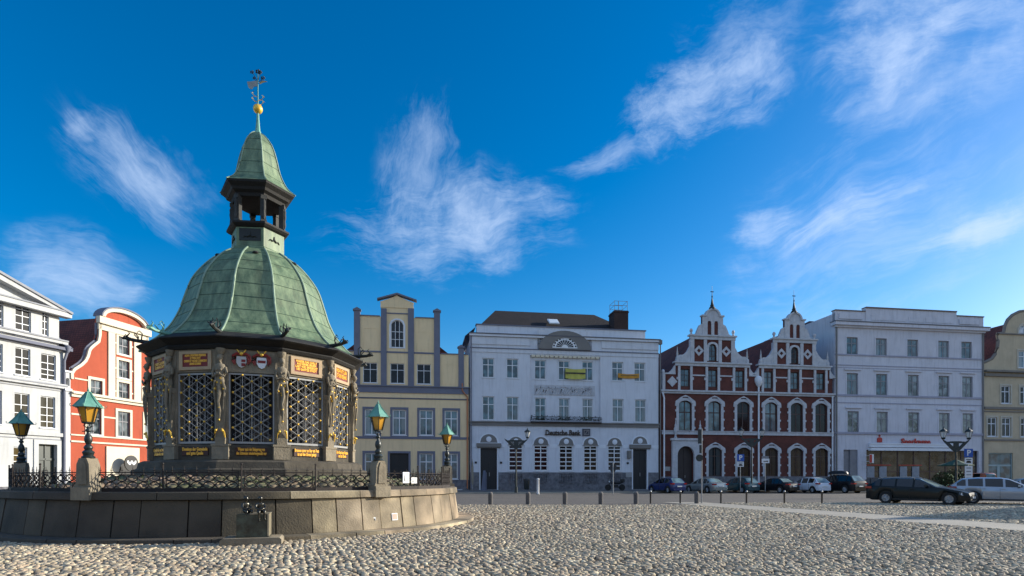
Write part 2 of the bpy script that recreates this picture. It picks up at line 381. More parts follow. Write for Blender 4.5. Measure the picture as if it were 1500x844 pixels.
# gentle warp of the streaks
cb = N(t, 'ShaderNodeCombineXYZ'); L(az, cb.inputs[0]); L(el, cb.inputs[1])
wn = N(t, 'ShaderNodeTexNoise'); wn.inputs['Scale'].default_value = 4.5; wn.inputs['Detail'].default_value = 4; L(cb.outputs[0], wn.inputs[0])
wsub = N(t, 'ShaderNodeVectorMath', operation='SUBTRACT'); L(wn.outputs['Color'], wsub.inputs[0]); wsub.inputs[1].default_value = (.5, .5, .5)
wsc = N(t, 'ShaderNodeVectorMath', operation='SCALE'); L(wsub.outputs[0], wsc.inputs[0]); wsc.inputs['Scale'].default_value = .13
wadd = N(t, 'ShaderNodeVectorMath', operation='ADD'); L(cb.outputs[0], wadd.inputs[0]); L(wsc.outputs[0], wadd.inputs[1])
def aez(px, py):
    u, v = (px-CX)/F, (HY-py)/F; return math.atan2(u, 1), math.atan2(v, math.hypot(u, 1))
tot = None
n5 = N(t, 'ShaderNodeTexNoise'); n5.inputs['Scale'].default_value = 13; n5.inputs['Detail'].default_value = 7; n5.inputs['Roughness'].default_value = .62; L(wadd.outputs[0], n5.inputs[0])
def cloud(x0, y0, x1, y1, wid, dens, seed, pw=1.0, st=3.5, lo=.34, hi=.74):
    """a wisp of cirrus along the line between two sky directions, wid px across"""
    global tot
    a, b = aez(x0, y0), aez(x1, y1); c = ((a[0]+b[0])/2, (a[1]+b[1])/2); d = (b[0]-a[0], b[1]-a[1]); ln = math.hypot(*d)/2
    ang = math.atan2(d[1], d[0]); ww = wid/F*1.45
    m = N(t, 'ShaderNodeMapping', vector_type='TEXTURE'); m.inputs['Location'].default_value = (*c, 0); m.inputs['Rotation'].default_value = (0, 0, ang)
    m.inputs['Scale'].default_value = (ln, ww, 1); L(wadd.outputs[0], m.inputs[0])
    ln_ = N(t, 'ShaderNodeVectorMath', operation='LENGTH'); L(m.outputs[0], ln_.inputs[0])
    mr = N(t, 'ShaderNodeMapRange', interpolation_type='SMOOTHSTEP'); mr.inputs[1].default_value = 0; mr.inputs[2].default_value = 1.0
    mr.inputs[3].default_value = 1; mr.inputs[4].default_value = 0; L(ln_.outputs['Value'], mr.inputs[0])
    m2 = N(t, 'ShaderNodeMapping', vector_type='TEXTURE'); m2.inputs['Location'].default_value = (seed, seed*.7, 0); m2.inputs['Rotation'].default_value = (0, 0, ang)
    m2.inputs['Scale'].default_value = (.085*st/2.5, .085/2.5*1.1, 1); L(wadd.outputs[0], m2.inputs[0])
    n = N(t, 'ShaderNodeTexNoise'); n.inputs['Scale'].default_value = 1; n.inputs['Detail'].default_value = 5; n.inputs['Roughness'].default_value = .72; L(m2.outputs[0], n.inputs[0])
    r2 = N(t, 'ShaderNodeMapRange', interpolation_type='SMOOTHSTEP'); r2.inputs[1].default_value = lo; r2.inputs[2].default_value = hi; r2.inputs[3].default_value = .10; L(n.outputs[0], r2.inputs[0])
    nz = M('MULTIPLY', M('SUBTRACT', M('ADD', M('MULTIPLY', n.outputs[0], .62), M('MULTIPLY', n5.outputs[0], .38)), .5), 2.3)
    r6 = N(t, 'ShaderNodeMapRange', interpolation_type='SMOOTHSTEP'); r6.inputs[1].default_value = .02; r6.inputs[2].default_value = 1.3; L(M('ADD', M('MULTIPLY', mr.outputs[0], .60), nz), r6.inputs[0])
    r7 = N(t, 'ShaderNodeMapRange', interpolation_type='SMOOTHSTEP'); r7.inputs[1].default_value = 0; r7.inputs[2].default_value = .3; L(mr.outputs[0], r7.inputs[0])
    v = M('MULTIPLY', M('MULTIPLY', r6.outputs[0], r7.outputs[0]), dens*1.02)
    tot = v if tot is None else M('ADD', tot, v)















for a in ((60,85,350,400,52,.8,1,1,5.5),(92,125,165,205,20,.7,2,1,4),(200,150,340,370,42,.45,21,1,4),(-60,330,260,460,45,.85,3,1,5),(-90,400,220,440,30,.5,23,1,5),(650,80,570,400,48,.55,4,1,3),(400,360,900,300,62,.9,5,1,4),(560,320,860,285,40,.6,25,1,4),
    (780,250,1010,190,20,.7,6,1,5),(860,190,1210,50,48,.95,7,1,2.5),(950,60,1240,30,48,.5,27),(1130,60,1600,20,62,.9,8,1,3.5),(1340,50,1450,28,22,.8,28),(1120,190,1600,70,34,.6,9,1,6),(1040,335,1230,292,26,.8,10,1,4),
    (1130,380,1380,255,28,1.25,11,1,5.5),(1240,408,1620,272,30,1.3,12,1,7),(980,440,1620,200,110,.55,13,1,6),(1140,125,1420,55,46,.7,31,1,4),(1380,110,1620,30,40,.6,32,1,5),(1090,445,1160,428,8,.4,14,1,4),(1290,170,1600,95,30,.45,15,1,6),(1330,350,1620,300,26,.6,16,1,6)): cloud(*a)
# unseen veil added behind the viewer to brighten and whiten the shaded fronts
vn = N(t, 'ShaderNodeTexNoise'); vn.inputs['Scale'].default_value = 3; vn.inputs['Detail'].default_value = 6; L(tc.outputs['Generated'], vn.inputs[0])
vb = N(t, 'ShaderNodeMapRange', interpolation_type='SMOOTHSTEP'); vb.inputs[1].default_value = .1; vb.inputs[2].default_value = -.45; L(sp.outputs[1], vb.inputs[0])
tot = M('ADD', tot, M('MULTIPLY', M('MULTIPLY', vb.outputs[0], vn.outputs[0]), 1.15))
up = N(t, 'ShaderNodeMapRange'); up.inputs[1].default_value = 0; up.inputs[2].default_value = .05; L(sp.outputs[2], up.inputs[0])
fac = M('MULTIPLY', M('SUBTRACT', 1, M('EXPONENT', M('MULTIPLY', tot, -1.05))), up.outputs[0]); L(fac, ms.inputs[0])

# ------------------------------------------------------------------ ground
def groundmat():
    m = bpy.data.materials.new('far_cobbles'); t = nt(m); L = t.links.new
    out = N(t, 'ShaderNodeOutputMaterial'); b = N(t, 'ShaderNodeBsdfPrincipled'); L(b.outputs[0], out.inputs[0]); b.inputs['Roughness'].default_value = .9
    tc = N(t, 'ShaderNodeTexCoord'); v = N(t, 'ShaderNodeTexVoronoi'); v.inputs['Scale'].default_value = 5.5; L(tc.outputs['Object'], v.inputs['Vector'])
    rp = N(t, 'ShaderNodeValToRGB'); rp.color_ramp.elements[0].color = (.10,.09,.075,1); rp.color_ramp.elements[1].color = (.22,.20,.17,1)
    L(v.outputs['Color'], rp.inputs[0]); L(rp.outputs[0], b.inputs['Base Color'])
    bp = N(t, 'ShaderNodeBump'); bp.invert = True; bp.inputs['Distance'].default_value = .05; L(v.outputs['Distance'], bp.inputs['Height']); L(bp.outputs[0], b.inputs['Normal'])
    return m
FARCOB = groundmat()
tag(MB().add([(-900,-300,-.045),(900,-300,-.045),(900,1500,-.045),(-900,1500,-.045)], [(0,1,2,3)]).build('ground', FARCOB), 'wide cobbled market ground reaching to the horizon', kind='structure')
RA = 8.8; ROW = Plane((-4.6, 65.0), RA)      # the long row of houses across the square
Ft = Vector((-8.6, 20.1, 0)); RS = 7.3       # centre of the water pavilion, radius of its kerb step
def strip_x(y): return 14.9 + (y-17)*(10.2-14.9)/17.2
def stones(name, pts, lab, matr, sizes=(.105, .088), hh=.036, zf=lambda x, y: 0, parent=None, seed=1, det=True):
    """thousands of separate rounded stones collected in one sheet"""
    rg = np.random.default_rng(seed); P = np.array(pts); n = len(P); k = 7
    ang0 = rg.normal(-.35, .8, n); A = sizes[0]*rg.uniform(.72, 1.28, n); B = sizes[1]*rg.uniform(.66, 1.18, n)
    th = np.linspace(0, 2*PI, k, endpoint=False)[None, :]+rg.uniform(-.22, .22, (n, k)); rad = rg.uniform(.86, 1.1, (n, k))
    ex = A[:, None]*np.cos(th)*rad; ey = B[:, None]*np.sin(th)*rad; ca, sa = np.cos(ang0)[:, None], np.sin(ang0)[:, None]
    X = ex*ca-ey*sa; Y = ex*sa+ey*ca; H = hh*rg.uniform(.45, 1.35, n); tx = rg.normal(0, .11, n)[:, None]; ty = rg.normal(0, .11, n)[:, None]
    z0 = np.array([zf(x, y) for x, y in pts])[:, None]
    rings = [(1.0, -.03), (.97, .35), (.74, .86), (.35, 1.0)] if det else [(1.0, -.03), (.93, .5), (.6, 1.0)]
    V = []
    for s, hz in rings:
        zz = z0 + (H[:, None]*hz if hz > 0 else -.03) + (X*s*tx + Y*s*ty if hz > 0 else X*0)
        V.append(np.stack([P[:, 0:1]+X*s, P[:, 1:2]+Y*s, zz], -1))
    V = np.concatenate(V, 1); nr = len(rings); nv = nr*k                      # n, nr*k, 3
    quads = []
    for j in range(nr-1):
        for i in range(k): quads.append((j*k+i, j*k+(i+1) % k, (j+1)*k+(i+1) % k, (j+1)*k+i))
    quads = np.array(quads); cap = np.arange((nr-1)*k, nr*k)
    off = (np.arange(n)*nv)
    q = (quads[None]+off[:, None, None]).reshape(-1, 4); c = cap[None]+off[:, None]
    li = np.concatenate([q.ravel(), c.ravel()]); sizes_ = np.concatenate([np.full(len(q), 4), np.full(n, k)])
    st = np.concatenate([[0], np.cumsum(sizes_)[:-1]])
    me = bpy.data.meshes.new(name); me.vertices.add(n*nv); me.vertices.foreach_set('co', V.astype(np.float32).ravel())
    me.loops.add(len(li)); me.loops.foreach_set('vertex_index', li.astype(np.int32))
    me.polygons.add(len(sizes_)); me.polygons.foreach_set('loop_start', st.astype(np.int32)); me.polygons.foreach_set('use_smooth', np.ones(len(sizes_), bool))
    me.update(calc_edges=True)
    at = me.attributes.new('tint', 'FLOAT', 'POINT'); at.data.foreach_set('value', np.repeat(rg.random(n), nv).astype(np.float32))
    me.materials.append(matr); o = link(name, me, parent); tag(o, lab); return o
COB = mat_attr('cobble_stones', [(.20,.155,.105),(.46,.37,.245),(.62,.52,.345),(.46,.345,.235),(.32,.275,.21),(.78,.67,.46)], .82, .4, 55, nscale=14, nvar=.5, spots=(.29,.235,.16))
def scatter(ymin, ymax, px, py, keep, seed):
    rg = random.Random(seed); pts = []; y = ymin; r = 0
    while y < ymax:
        x = -(1.0*y+3) + (r % 2)*px/2
        while x < 1.0*y+3:
            a, b = x+rg.gauss(0, px*.19), y+rg.gauss(0, py*.21)+.09*math.sin(x*1.3+y*.4)+.05*math.sin(x*2.9-y*.7)
            if keep(a, b): pts.append((a, b))
            x += px
        y += py; r += 1
    return pts
def outring(x, y): return (x-Ft.x)**2+(y-Ft.y)**2 > (RS-.03)**2
BOLL_Y = lambda x: 31.7 + .02*(x)                # line where the road begins
def keep(x, y): return outring(x, y) and y < BOLL_Y(x)-.1 + (2.5 if x > 12 else 0) and not (15 < y and abs(x-strip_x(y)) < 1.28 and y < 35) and not (y <= 15 and abs(x-strip_x(y)) < 1.28)
near = scatter(6.6, 16, .124, .097, keep, 3); far = scatter(16, 34.5, .17, .14, keep, 4)
tag(stones('cobblestone_paving', near, 'rounded sandy grey cobbles in the foreground', COB, (.062, .052), .024, seed=5), kind='structure')
tag(stones('cobblestone_paving', far, 'rounded sandy grey cobbles further out', COB, (.089,.077), .026, seed=6, det=False), kind='structure')
tag(MB().add([(-45,4,-.012),(45,4,-.012),(45,BOLL_Y(45)+2.4,-.012),(12,BOLL_Y(12)+2.4,-.012),(12,BOLL_Y(12),-.012),(-45,BOLL_Y(-45),-.012)], [(0,1,2,3,4,5)]).build('cobble_bedding', SOIL), 'earth in the joints between the cobbles', kind='structure')
ys = [3, 8, 13, 18, 23, 28, 31, 35]
b = MB(); V = []; Fc = []
for i, y in enumerate(ys): V += [(strip_x(y)-1.25, y, .012), (strip_x(y)+1.25, y, .012)]
for i in range(len(ys)-1): Fc.append((2*i, 2*i+1, 2*i+3, 2*i+2))
tag(b.add(V, Fc).build('stone_path', SLABS), 'smooth pale stone walk crossing the cobbles', kind='structure')
def rowpt(u, n): return (ROW.P[0]+u*ROW.d[0]+n*(-ROW.d[1]), ROW.P[1]+u*ROW.d[1]+n*ROW.d[0])   # n into the houses
kb = 10.6
A1, A2, A3, A4 = (-70, 26), (90, BOLL_Y(90)), rowpt(90, -kb), rowpt(-50, -kb)
pts = [(-50, BOLL_Y(-50)), (12, BOLL_Y(12)), (12, BOLL_Y(12)+2.4), (90, BOLL_Y(90)+2.4), rowpt(90, -kb), rowpt(-50, -kb)]
tag(MB().add([(x, y, -.004) for x, y in pts], [tuple(range(len(pts)))]).build('road', ASPH), 'grey asphalt road across the square', kind='structure')
p = [rowpt(-50, -kb), rowpt(90, -kb), rowpt(90, -kb+.16), rowpt(-50, -kb+.16)]
tag(MB().add([(x, y, z) for z in (-.02, .13) for x, y in p], [(4,5,6,7), (0,1,5,4)]).build('kerb', SLABS), 'raised pale stone kerb along the road', kind='structure')
p = [rowpt(-50, -kb+.16), rowpt(90, -kb+.16), rowpt(90, 1), rowpt(-50, 1)]
tag(MB().add([(x, y, .125) for x, y in p], [(0,1,2,3)]).build('pavement', PAVE), 'slabbed pavement in front of the house row', kind='structure')
# ------------------------------------------------------------------ terrace wall round the water pavilion
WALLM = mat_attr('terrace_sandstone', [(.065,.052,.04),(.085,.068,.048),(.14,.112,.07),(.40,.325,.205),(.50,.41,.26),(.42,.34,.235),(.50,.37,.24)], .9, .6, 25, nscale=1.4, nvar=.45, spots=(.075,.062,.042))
def ringblocks(b, tints, r0, rb, rt, z0, z1, widths, gap, seg=3, jit=0, start=0.):
    """ring of separate blocks; rb, rt are outer radii at the bottom and the top"""
    rg = random.Random(5); a = start; k = 0
    while a < start+2*PI-.02:
        w = rg.uniform(*widths); a1 = min(a+w, start+2*PI)
        if start+2*PI-a1 < widths[0]*.6: a1 = start+2*PI
        j = rg.uniform(-jit, jit); n0 = len(b.v); V = []; n = seg
        c = .018
        for i in range(n+1):
            q = a+gap/2+(a1-a-gap)*i/n; C, S = math.cos(q), math.sin(q)
            for (r, z) in ((r0, z0), (rb+j, z0+.005), (rb+j, z0+c), (rt+j, z1-c), (rt+j-c, z1), (r0, z1)):
                V.append((r*C, r*S, z))
        Fc = []
        for i in range(n):
            for q in range(6): q2 = (q+1) % 6; Fc.append((6*i+q, 6*i+6+q, 6*i+6+q2, 6*i+q2))
        Fc.append(tuple(range(6))); Fc.append(tuple(6*n+q for q in range(5, -1, -1)))
        am = math.degrees((a+a1)/2) % 360        # unlit side: shade painted into darker block tints, along with soot
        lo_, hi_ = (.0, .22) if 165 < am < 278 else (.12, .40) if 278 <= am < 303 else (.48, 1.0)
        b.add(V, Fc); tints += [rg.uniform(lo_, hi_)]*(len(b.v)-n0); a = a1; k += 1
def tinted(b, tints, name, m, parent):
    me = b.mesh(name, m, 30); at = me.attributes.new('tint', 'FLOAT', 'POINT'); at.data.foreach_set('value', tints); return link(name, me, parent)
TW = thing('terrace_wall', 'round sandstone terrace wall with coping and kerb step carrying the iron fence', 'wall', Ft)
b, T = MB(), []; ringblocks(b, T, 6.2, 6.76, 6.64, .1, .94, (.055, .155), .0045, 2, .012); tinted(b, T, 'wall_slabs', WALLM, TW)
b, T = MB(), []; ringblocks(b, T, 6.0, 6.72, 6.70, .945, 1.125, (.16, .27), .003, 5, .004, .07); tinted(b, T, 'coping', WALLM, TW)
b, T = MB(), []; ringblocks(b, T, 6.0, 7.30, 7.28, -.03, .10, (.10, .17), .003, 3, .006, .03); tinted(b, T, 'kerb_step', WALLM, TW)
MB().lathe([(6.21, -.02), (6.5, .1), (6.50, .93), (6.1, 1.0)], n=96).build('wall_core', SOIL, TW)
# raised cobbled mound inside the fence
def zm(x, y):
    r = math.hypot(x, y); return 1.06 + max(0, min(1, (6.2-r)/2.3))*.40
MB().lathe([(6.35, 1.0), (6.3, 1.03), (6.2, 1.04), (3.7, 1.44), (3.2, 1.48)], n=72).build('mound', SOIL, TW)
mp = [(x, y) for (x, y) in [(random.Random(i).gauss(0, .02)+(-6.3+.25*(i % 51)), random.Random(i+9).gauss(0, .035)+(-6.3+.22*(i//51))) for i in range(51*58)] if 3.6 < math.hypot(x, y) < 6.05]
COB2 = mat_attr('mound_cobbles', [(.17,.12,.085),(.26,.18,.125),(.24,.18,.115),(.16,.12,.08)], .85, .4, 50, nscale=9, nvar=.4, spots=(.06,.09,.03))
stones('mound_cobbles', mp, None, COB2, (.135, .115), .055, zm, TW, 11, False)
# small tufts of weeds among the mound stones
wb = MB()
for i in range(260):
    rg = random.Random(i+900); a = rg.uniform(-2.9, .9); r = rg.uniform(4.0, 6.0); c = Vector((r*math.cos(a), r*math.sin(a), 0)); c.z = zm(c.x, c.y)
    for q in range(7):
        d = Vector((rg.uniform(-1,1), rg.uniform(-1,1), 0)).normalized(); h = rg.uniform(.05,.16); s = d.cross(Vector((0,0,1)))*.012
        wb.add([c-s, c+s, c+d*h*.6+Vector((0,0,h))], [(0,1,2)])
GREEN = mat('weed_leaf', (.07,.11,.03), .8, .3, 5)
wo = wb.build('weeds', GREEN); wo.location = Ft; tag(wo, 'small tufts of weeds between the stones inside the fence', 'weeds', kind='stuff')
# plates fixed to the wall
def onwall(px, py, wid, hei, m, name, rr=6.78, th=.012):
    k = (px-CX)/F; A = 1+k*k; B = -2*(k*Ft.x+Ft.y); C = Ft.x**2+Ft.y**2-rr*rr; Y = (-B-math.sqrt(B*B-4*A*C))/(2*A)
    X = k*Y; a = math.atan2(Y-Ft.y, X-Ft.x); z = EYE+(HY-py)/F*Y
    o = MB().box(-wid/2, wid/2, -th, .04, -hei/2, hei/2).build(name, m, None, loc=(X, Y, z)); o.rotation_euler = (R(-8), 0, a+PI/2); return o
o = onwall(578, 757, .20, .19, SIGNW, 'wall_notice', 6.715); tag(o, 'square white enamel notice fixed low on the sunlit terrace wall', 'sign')
MB().box(-.08,.08,-.018,-.012,-.075,.075).build('red_border_mark', mat('faded_red_print', (.55,.28,.2), .5), o)
o = onwall(537.5, 763.5, .20, .19, mat('green_grey_repair', (.16,.19,.14), .9, .2, 6), 'access_plate', 6.705); tag(o, 'grey green square plate let into the terrace wall beside a small meter box', 'plate')
o = onwall(548, 761.5, .07, .13, STEEL, 'meter_box', 6.705, .03); tag(o, 'small steel meter box on the sunlit terrace wall', 'box'); MB().box(-.02,.02,-.036,-.03,-.02,.03).build('display', BLACKP, o)

# ------------------------------------------------------------------ iron fence
RF = 6.45
FN = thing('iron_fence', 'rusty ornamental iron lattice fence standing on the round terrace coping', 'fence', Ft+Vector((0,0,1.125)))
def ringpos(a, r=RF): return (r*math.cos(R(a)), r*math.sin(R(a)))
def fence_panel():
    b = MB(); W = 2*RF*math.sin(R(7.5))-.14; x0 = -W/2; n = 6; p = W/n; h0, h1 = .07, .40; ph = (h1-h0)/2
    b.tube([(x0, 0, .05), (-x0, 0, .05)], .014, 4); b.tube([(x0, 0, h1+.05), (-x0, 0, h1+.05)], .012, 4); b.tube([(x0, 0, .02), (-x0, 0, .02)], .012, 4)
    b.box(x0-.06, -x0+.06, -.02, .02, 0, .085)
    for s in (x0, -x0): b.tube([(s, 0, 0), (s, 0, .5)], .011, 4)
    for i in range(n):
        xa, xb, xm = x0+i*p, x0+(i+1)*p, x0+(i+.5)*p
        for j in range(2):
            za, zb, zm_ = h0+j*ph, h0+(j+1)*ph, h0+(j+.5)*ph
            # interlaced curved lattice: each cell a rounded lozenge
            for (ax, az_, bx, bz, sx, sz) in ((xa, zm_, xm, zb, -1, 1), (xm, zb, xb, zm_, 1, 1), (xb, zm_, xm, za, 1, -1), (xm, za, xa, zm_, -1, -1)):
                mx, mz = (ax+bx)/2+sx*.014, (az_+bz)/2+sz*.014
                b.tube([(ax, 0, az_), (mx, 0, mz), (bx, 0, bz)], .0135, 4)
            b.ball((xa, 0, zm_), .030, 6); b.ball((xm, 0, zb), .028, 6)
            b.tube([(xa, .012, zm_+.035), (xa, .012, zm_-.035)], .008, 4)
        b.tube([(xm, 0, h1), (xm, 0, h1+.19)], [.010, .005], 4)           # flower spike
        b.tube([(xm-.035, 0, h1+.10), (xm+.035, 0, h1+.10)], .007, 4); b.ball((xm, 0, h1+.13), .012, 5)
    return b.mesh('fence_panel', IRON, 40)
pm = fence_panel()
qm = MB().tube([(0,0,0),(0,0,.62)], .020, 6).ball((0,0,.65), .028, 6).tube([(0,0,.3),(0,.22,.02)], .012, 4).lathe([(.04,0),(.03,.05)], n=8).mesh('fence_post', IRON, 40)
for k in range(24):
    a = -92.5+15*k; c = ringpos(a, RF*math.cos(R(7.5))); link('fence_panel', pm, FN, (c[0], c[1], 0), R(a+90))
    a2 = -85+15*k
    if (k % 4) != 3: c = ringpos(a2); link('fence_post', qm, FN, (c[0], c[1], 0), R(a2+90))
FN.rotation_euler = (0, 0, 0)
# notice boards on the fence
def board(a, w_, h_, z, name, lab):
    c = ringpos(a, RF+.05); o = thing(name, lab, 'notice', Ft+Vector((c[0], c[1], z)), R(a+90))
    MB().box(-w_/2, w_/2, -.008, .008, -h_/2, h_/2).build('panel', SIGNW, o); g = mat('printed_text_grey', (.25,.27,.27), .6, .1)
    b = MB()
    for i in range(7): b.box(0, w_*.42, -.012, -.007, h_*(.36-.11*i), h_*(.41-.11*i))
    b.build('text_lines', g, o)
    MB().plate([(-w_*.33, -h_*.3), (-w_*.13, -h_*.3), (-w_*.18, h_*.0), (-w_*.23, h_*.35), (-w_*.28, 0)], [], -.013, -.007).build('picture', mat('sign_picture_dark', (.05,.08,.09), .6), o); return o
board(-30.5, .27, .31, 1.125+.33, 'information_board', 'larger white information board hung on the iron fence right of the sunlit lamp')
board(-27.3, .26, .17, 1.125+.25, 'notice_board', 'smaller wide white notice hung low on the iron fence beside the larger board')

# ------------------------------------------------------------------ copper-roofed lamps on pedestals
AMBER = mat_glass('amber_lamp_glass', (.42,.20,.02), .12, .05, curtain=(.60,.30,.03))
def lamp():
    o = thing('fence_lamp', None, 'lamp')
    b = MB()                                       # stone pedestal, rounded shoulders and a raised front
    b.plate([(-.22,0),(.22,0),(.22,.16),(.185,.22),(.165,.66),(.10,.80),(-.10,.80),(-.165,.66),(-.185,.22),(-.22,.16)], [], -.15, .15)
    b.plate([(-.12,.2),(.12,.2),(.10,.62),(.05,.76),(-.05,.76),(-.10,.62)], [], -.175, -.14)
    b.box(-.24,.24,-.23,.20,-.16,.13)
    b.build('pedestal', STONE, o, 30)
    prof = [(.135,.80),(.14,.83),(.10,.86),(.11,.90),(.125,.93),(.11,.96),(.07,.99),(.085,1.02),(.095,1.05),(.07,1.09),(.045,1.12),(.075,1.18),(.085,1.24),(.07,1.31),(.04,1.36),(.035,1.40),(.055,1.42),(.06,1.45),(.035,1.48),(.03,1.53)]
    c = MB().lathe(prof, n=14); 
    c.tube([(-.16,0,1.42),(.16,0,1.42)], .010, 5); c.build('column', IRONP, o, 50)
    s = MB()
    for q in range(6):
        a = PI/3*q; C, S = math.cos(a), math.sin(a)
        s.tube([(.03*C,.03*S,1.50),(.09*C,.09*S,1.54),(.075*C,.075*S,1.60)], .009, 4)
        s.tube([(.125*C,.125*S,1.62),(.215*C,.215*S,1.98)], .012, 4)
        a2 = a+PI/3; s.tube([(.215*C,.215*S,1.98),(.215*math.cos(a2),.215*math.sin(a2),1.98)], .010, 4)
        s.tube([(.125*C,.125*S,1.62),(.125*math.cos(a2),.125*math.sin(a2),1.62)], .012, 4)
    s.lathe([(.05,1.585),(.13,1.60),(.13,1.625)], n=6)
    lan = s.build('lantern', IRONP, o, 40)
    g = MB().lathe([(.115,1.628),(.203,1.978)], n=6, cap=False); g.build('glass', AMBER, lan)
    MB().lathe([(.02,1.63),(.025,1.70),(.012,1.72),(.03,1.78),(.02,1.86)], n=8).build('bulb', SIGNW, lan, 50)
    r = MB().lathe([(.30,1.965),(.29,1.99),(.20,2.09),(.11,2.21),(.05,2.31),(.03,2.33)], n=6)
    for q in range(6):
        a = PI/3*q; C, S = math.cos(a), math.sin(a)
        r.tube([(.295*C,.295*S,1.985),(.205*C,.205*S,2.095),(.115*C,.115*S,2.215),(.04*C,.04*S,2.33)], .010, 4)
        r.tube([(.29*C,.29*S,1.98),(.34*C,.34*S,1.97),(.36*C,.36*S,2.01),(.335*C,.335*S,2.03)], .008, 4)
    r.build('lantern_roof', COPPERL, lan, 25)
    MB().ball((0,0,2.36), .028, 8).tube([(0,0,2.36),(0,0,2.43)], [.015,.006], 5).build('finial', COPPERL, lan, 50)
    return o
LABS = {-160: 'dark green-roofed amber lamp at the far left end of the fence, in shade', -100: 'green-roofed amber lamp before the orange-red house, its pedestal half shaded',
        -40: 'green-roofed amber lamp on the tall sunlit pedestal before the yellow house', 20: 'small green-roofed amber lamp at the right end of the fence'}
l0 = lamp(); first = True
for a in (-100, -160, -40, 20):
    o = l0 if first else copy_tree(l0); first = False; c = ringpos(a, 6.55)
    o.location = Ft+Vector((c[0], c[1], 1.10)); o.rotation_euler = (0, 0, R(a+90)); tag(o, LABS[a], 'lamp', 'green copper lamps on the fence pedestals')

# ------------------------------------------------------------------ water pavilion
PV = thing('water_pavilion', 'twelve-sided stone water pavilion with green copper dome and open lantern turret', 'pavilion', Ft)
A0 = -55; N12 = 12
def poly(b, prof, n=12, a0=A0, cap=True): return b.lathe(prof, n=n, a0=R(a0), cap=cap)
poly(MB(), [(3.62,1.3),(3.62,1.68),(3.48,1.72),(3.44,1.90),(3.30,1.96)]).build('base_steps', STONED, PV)
poly(MB(), [(3.12,1.9),(3.12,2.38),(3.02,2.42)]).build('parapet', STONED, PV)
apo = math.cos(R(15))
def face(k, r):   # centre and heading of face k
    a = A0+15+30*k; return (r*math.cos(R(a)), r*math.sin(R(a))), R(a+90)
poly(MB(), [(2.95,4.50),(3.10,4.50),(3.12,5.15),(2.95,5.15)], cap=False).build('frieze', STONE, PV)
poly(MB(), [(2.9,5.14),(3.18,5.16),(3.24,5.24),(3.22,5.28),(3.36,5.36),(3.44,5.40),(3.50,5.44),(3.48,5.475),(3.10,5.655),(2.9,5.66)]).build('cornice', STONEB, PV)
MB().lathe([(2.35,1.5),(2.35,5.2)], n=20).build('shade_drum', DARKIN, PV)  # added dark drum standing in for the shade inside the pavilion
# lattice
W12 = 2*3.05*math.sin(R(15)); LW = W12-.40
def lattice():
    b = MB(); z0, z1 = 2.44, 4.48; dx, dz = .25, .34
    for s in (-1, 1): b.box(s*LW/2-.02, s*LW/2+.02, -.01, .03, z0, z1)
    b.box(-LW/2, LW/2, -.015, .025, z0, z0+.06); b.box(-LW/2, LW/2, -.015, .025, z1-.05, z1)
    r = .0125; cols = [-.5, -.25, 0, .25, .5]
    lo, hi = z0+.05, z1-.03
    for x in cols[1:-1]: b.tube([(x, 0, lo), (x, 0, hi)], r, 4)
    g = []
    for i, x in enumerate(cols):
        j = -1
        while True:
            z = z0+.12+dz*j+(dz/2 if i % 2 else 0); j += 1
            if z > z1-.02: break
            if z > z0+.03: g.append((x, z))
            if i < 4:
                for sg in (1, -1):
                    zb = z+sg*dz/2
                    if lo <= min(z, zb) and max(z, zb) <= hi+.02: b.tube([(x, -.01, z), (x+dx, -.01, zb)], r, 4)
    # finer second layer of short bars set behind, as in the wrought original
    for i in range(-4, 4):
        x = i*.125+.0625
        b.tube([(x, .035, lo), (x, .035, hi)], .005, 4)
    for i in range(-4, 4):
        for j in range(13):
            x, z = i*.125, z0+.10+j*.17-(.085 if i % 2 else 0)
            for sg in (1, -1):
                if lo < z < hi and lo < z+sg*.085 < hi: b.tube([(x, .04, z), (x+.125, .04, z+sg*.085)], .0055, 3)
    return b.mesh('lattice', LATT, 40), g
lm, knobs = lattice(); kb_ = MB()
for x, z in knobs: kb_.ball((x, -.03, z), .035, 8)
km = kb_.mesh('gilded_knobs', GOLD, 60)
def pillar():
    b = MB(); b.box(-.23,.23,-.17,.2,1.98,2.42); b.box(-.25,.25,-.19,.2,2.36,2.42); b.box(-.17,.17,-.06,.2,2.42,5.16)
    # tapering herm shaft
    for z0, z1, w0, w1, d in ((2.42,2.62,.13,.15,-.16), (2.62,3.9,.085,.14,-.15), (3.9,4.05,.16,.16,-.19)):
        b.add([(-w0,.0,z0),(w0,.0,z0),(w0,d,z0),(-w0,d,z0),(-w1,.0,z1),(w1,.0,z1),(w1,d-.02,z1),(-w1,d-.02,z1)], [(0,1,2,3),(7,6,5,4),(3,2,6,7),(0,3,7,4),(2,1,5,6)])
    return b.mesh('pillar', STONE)
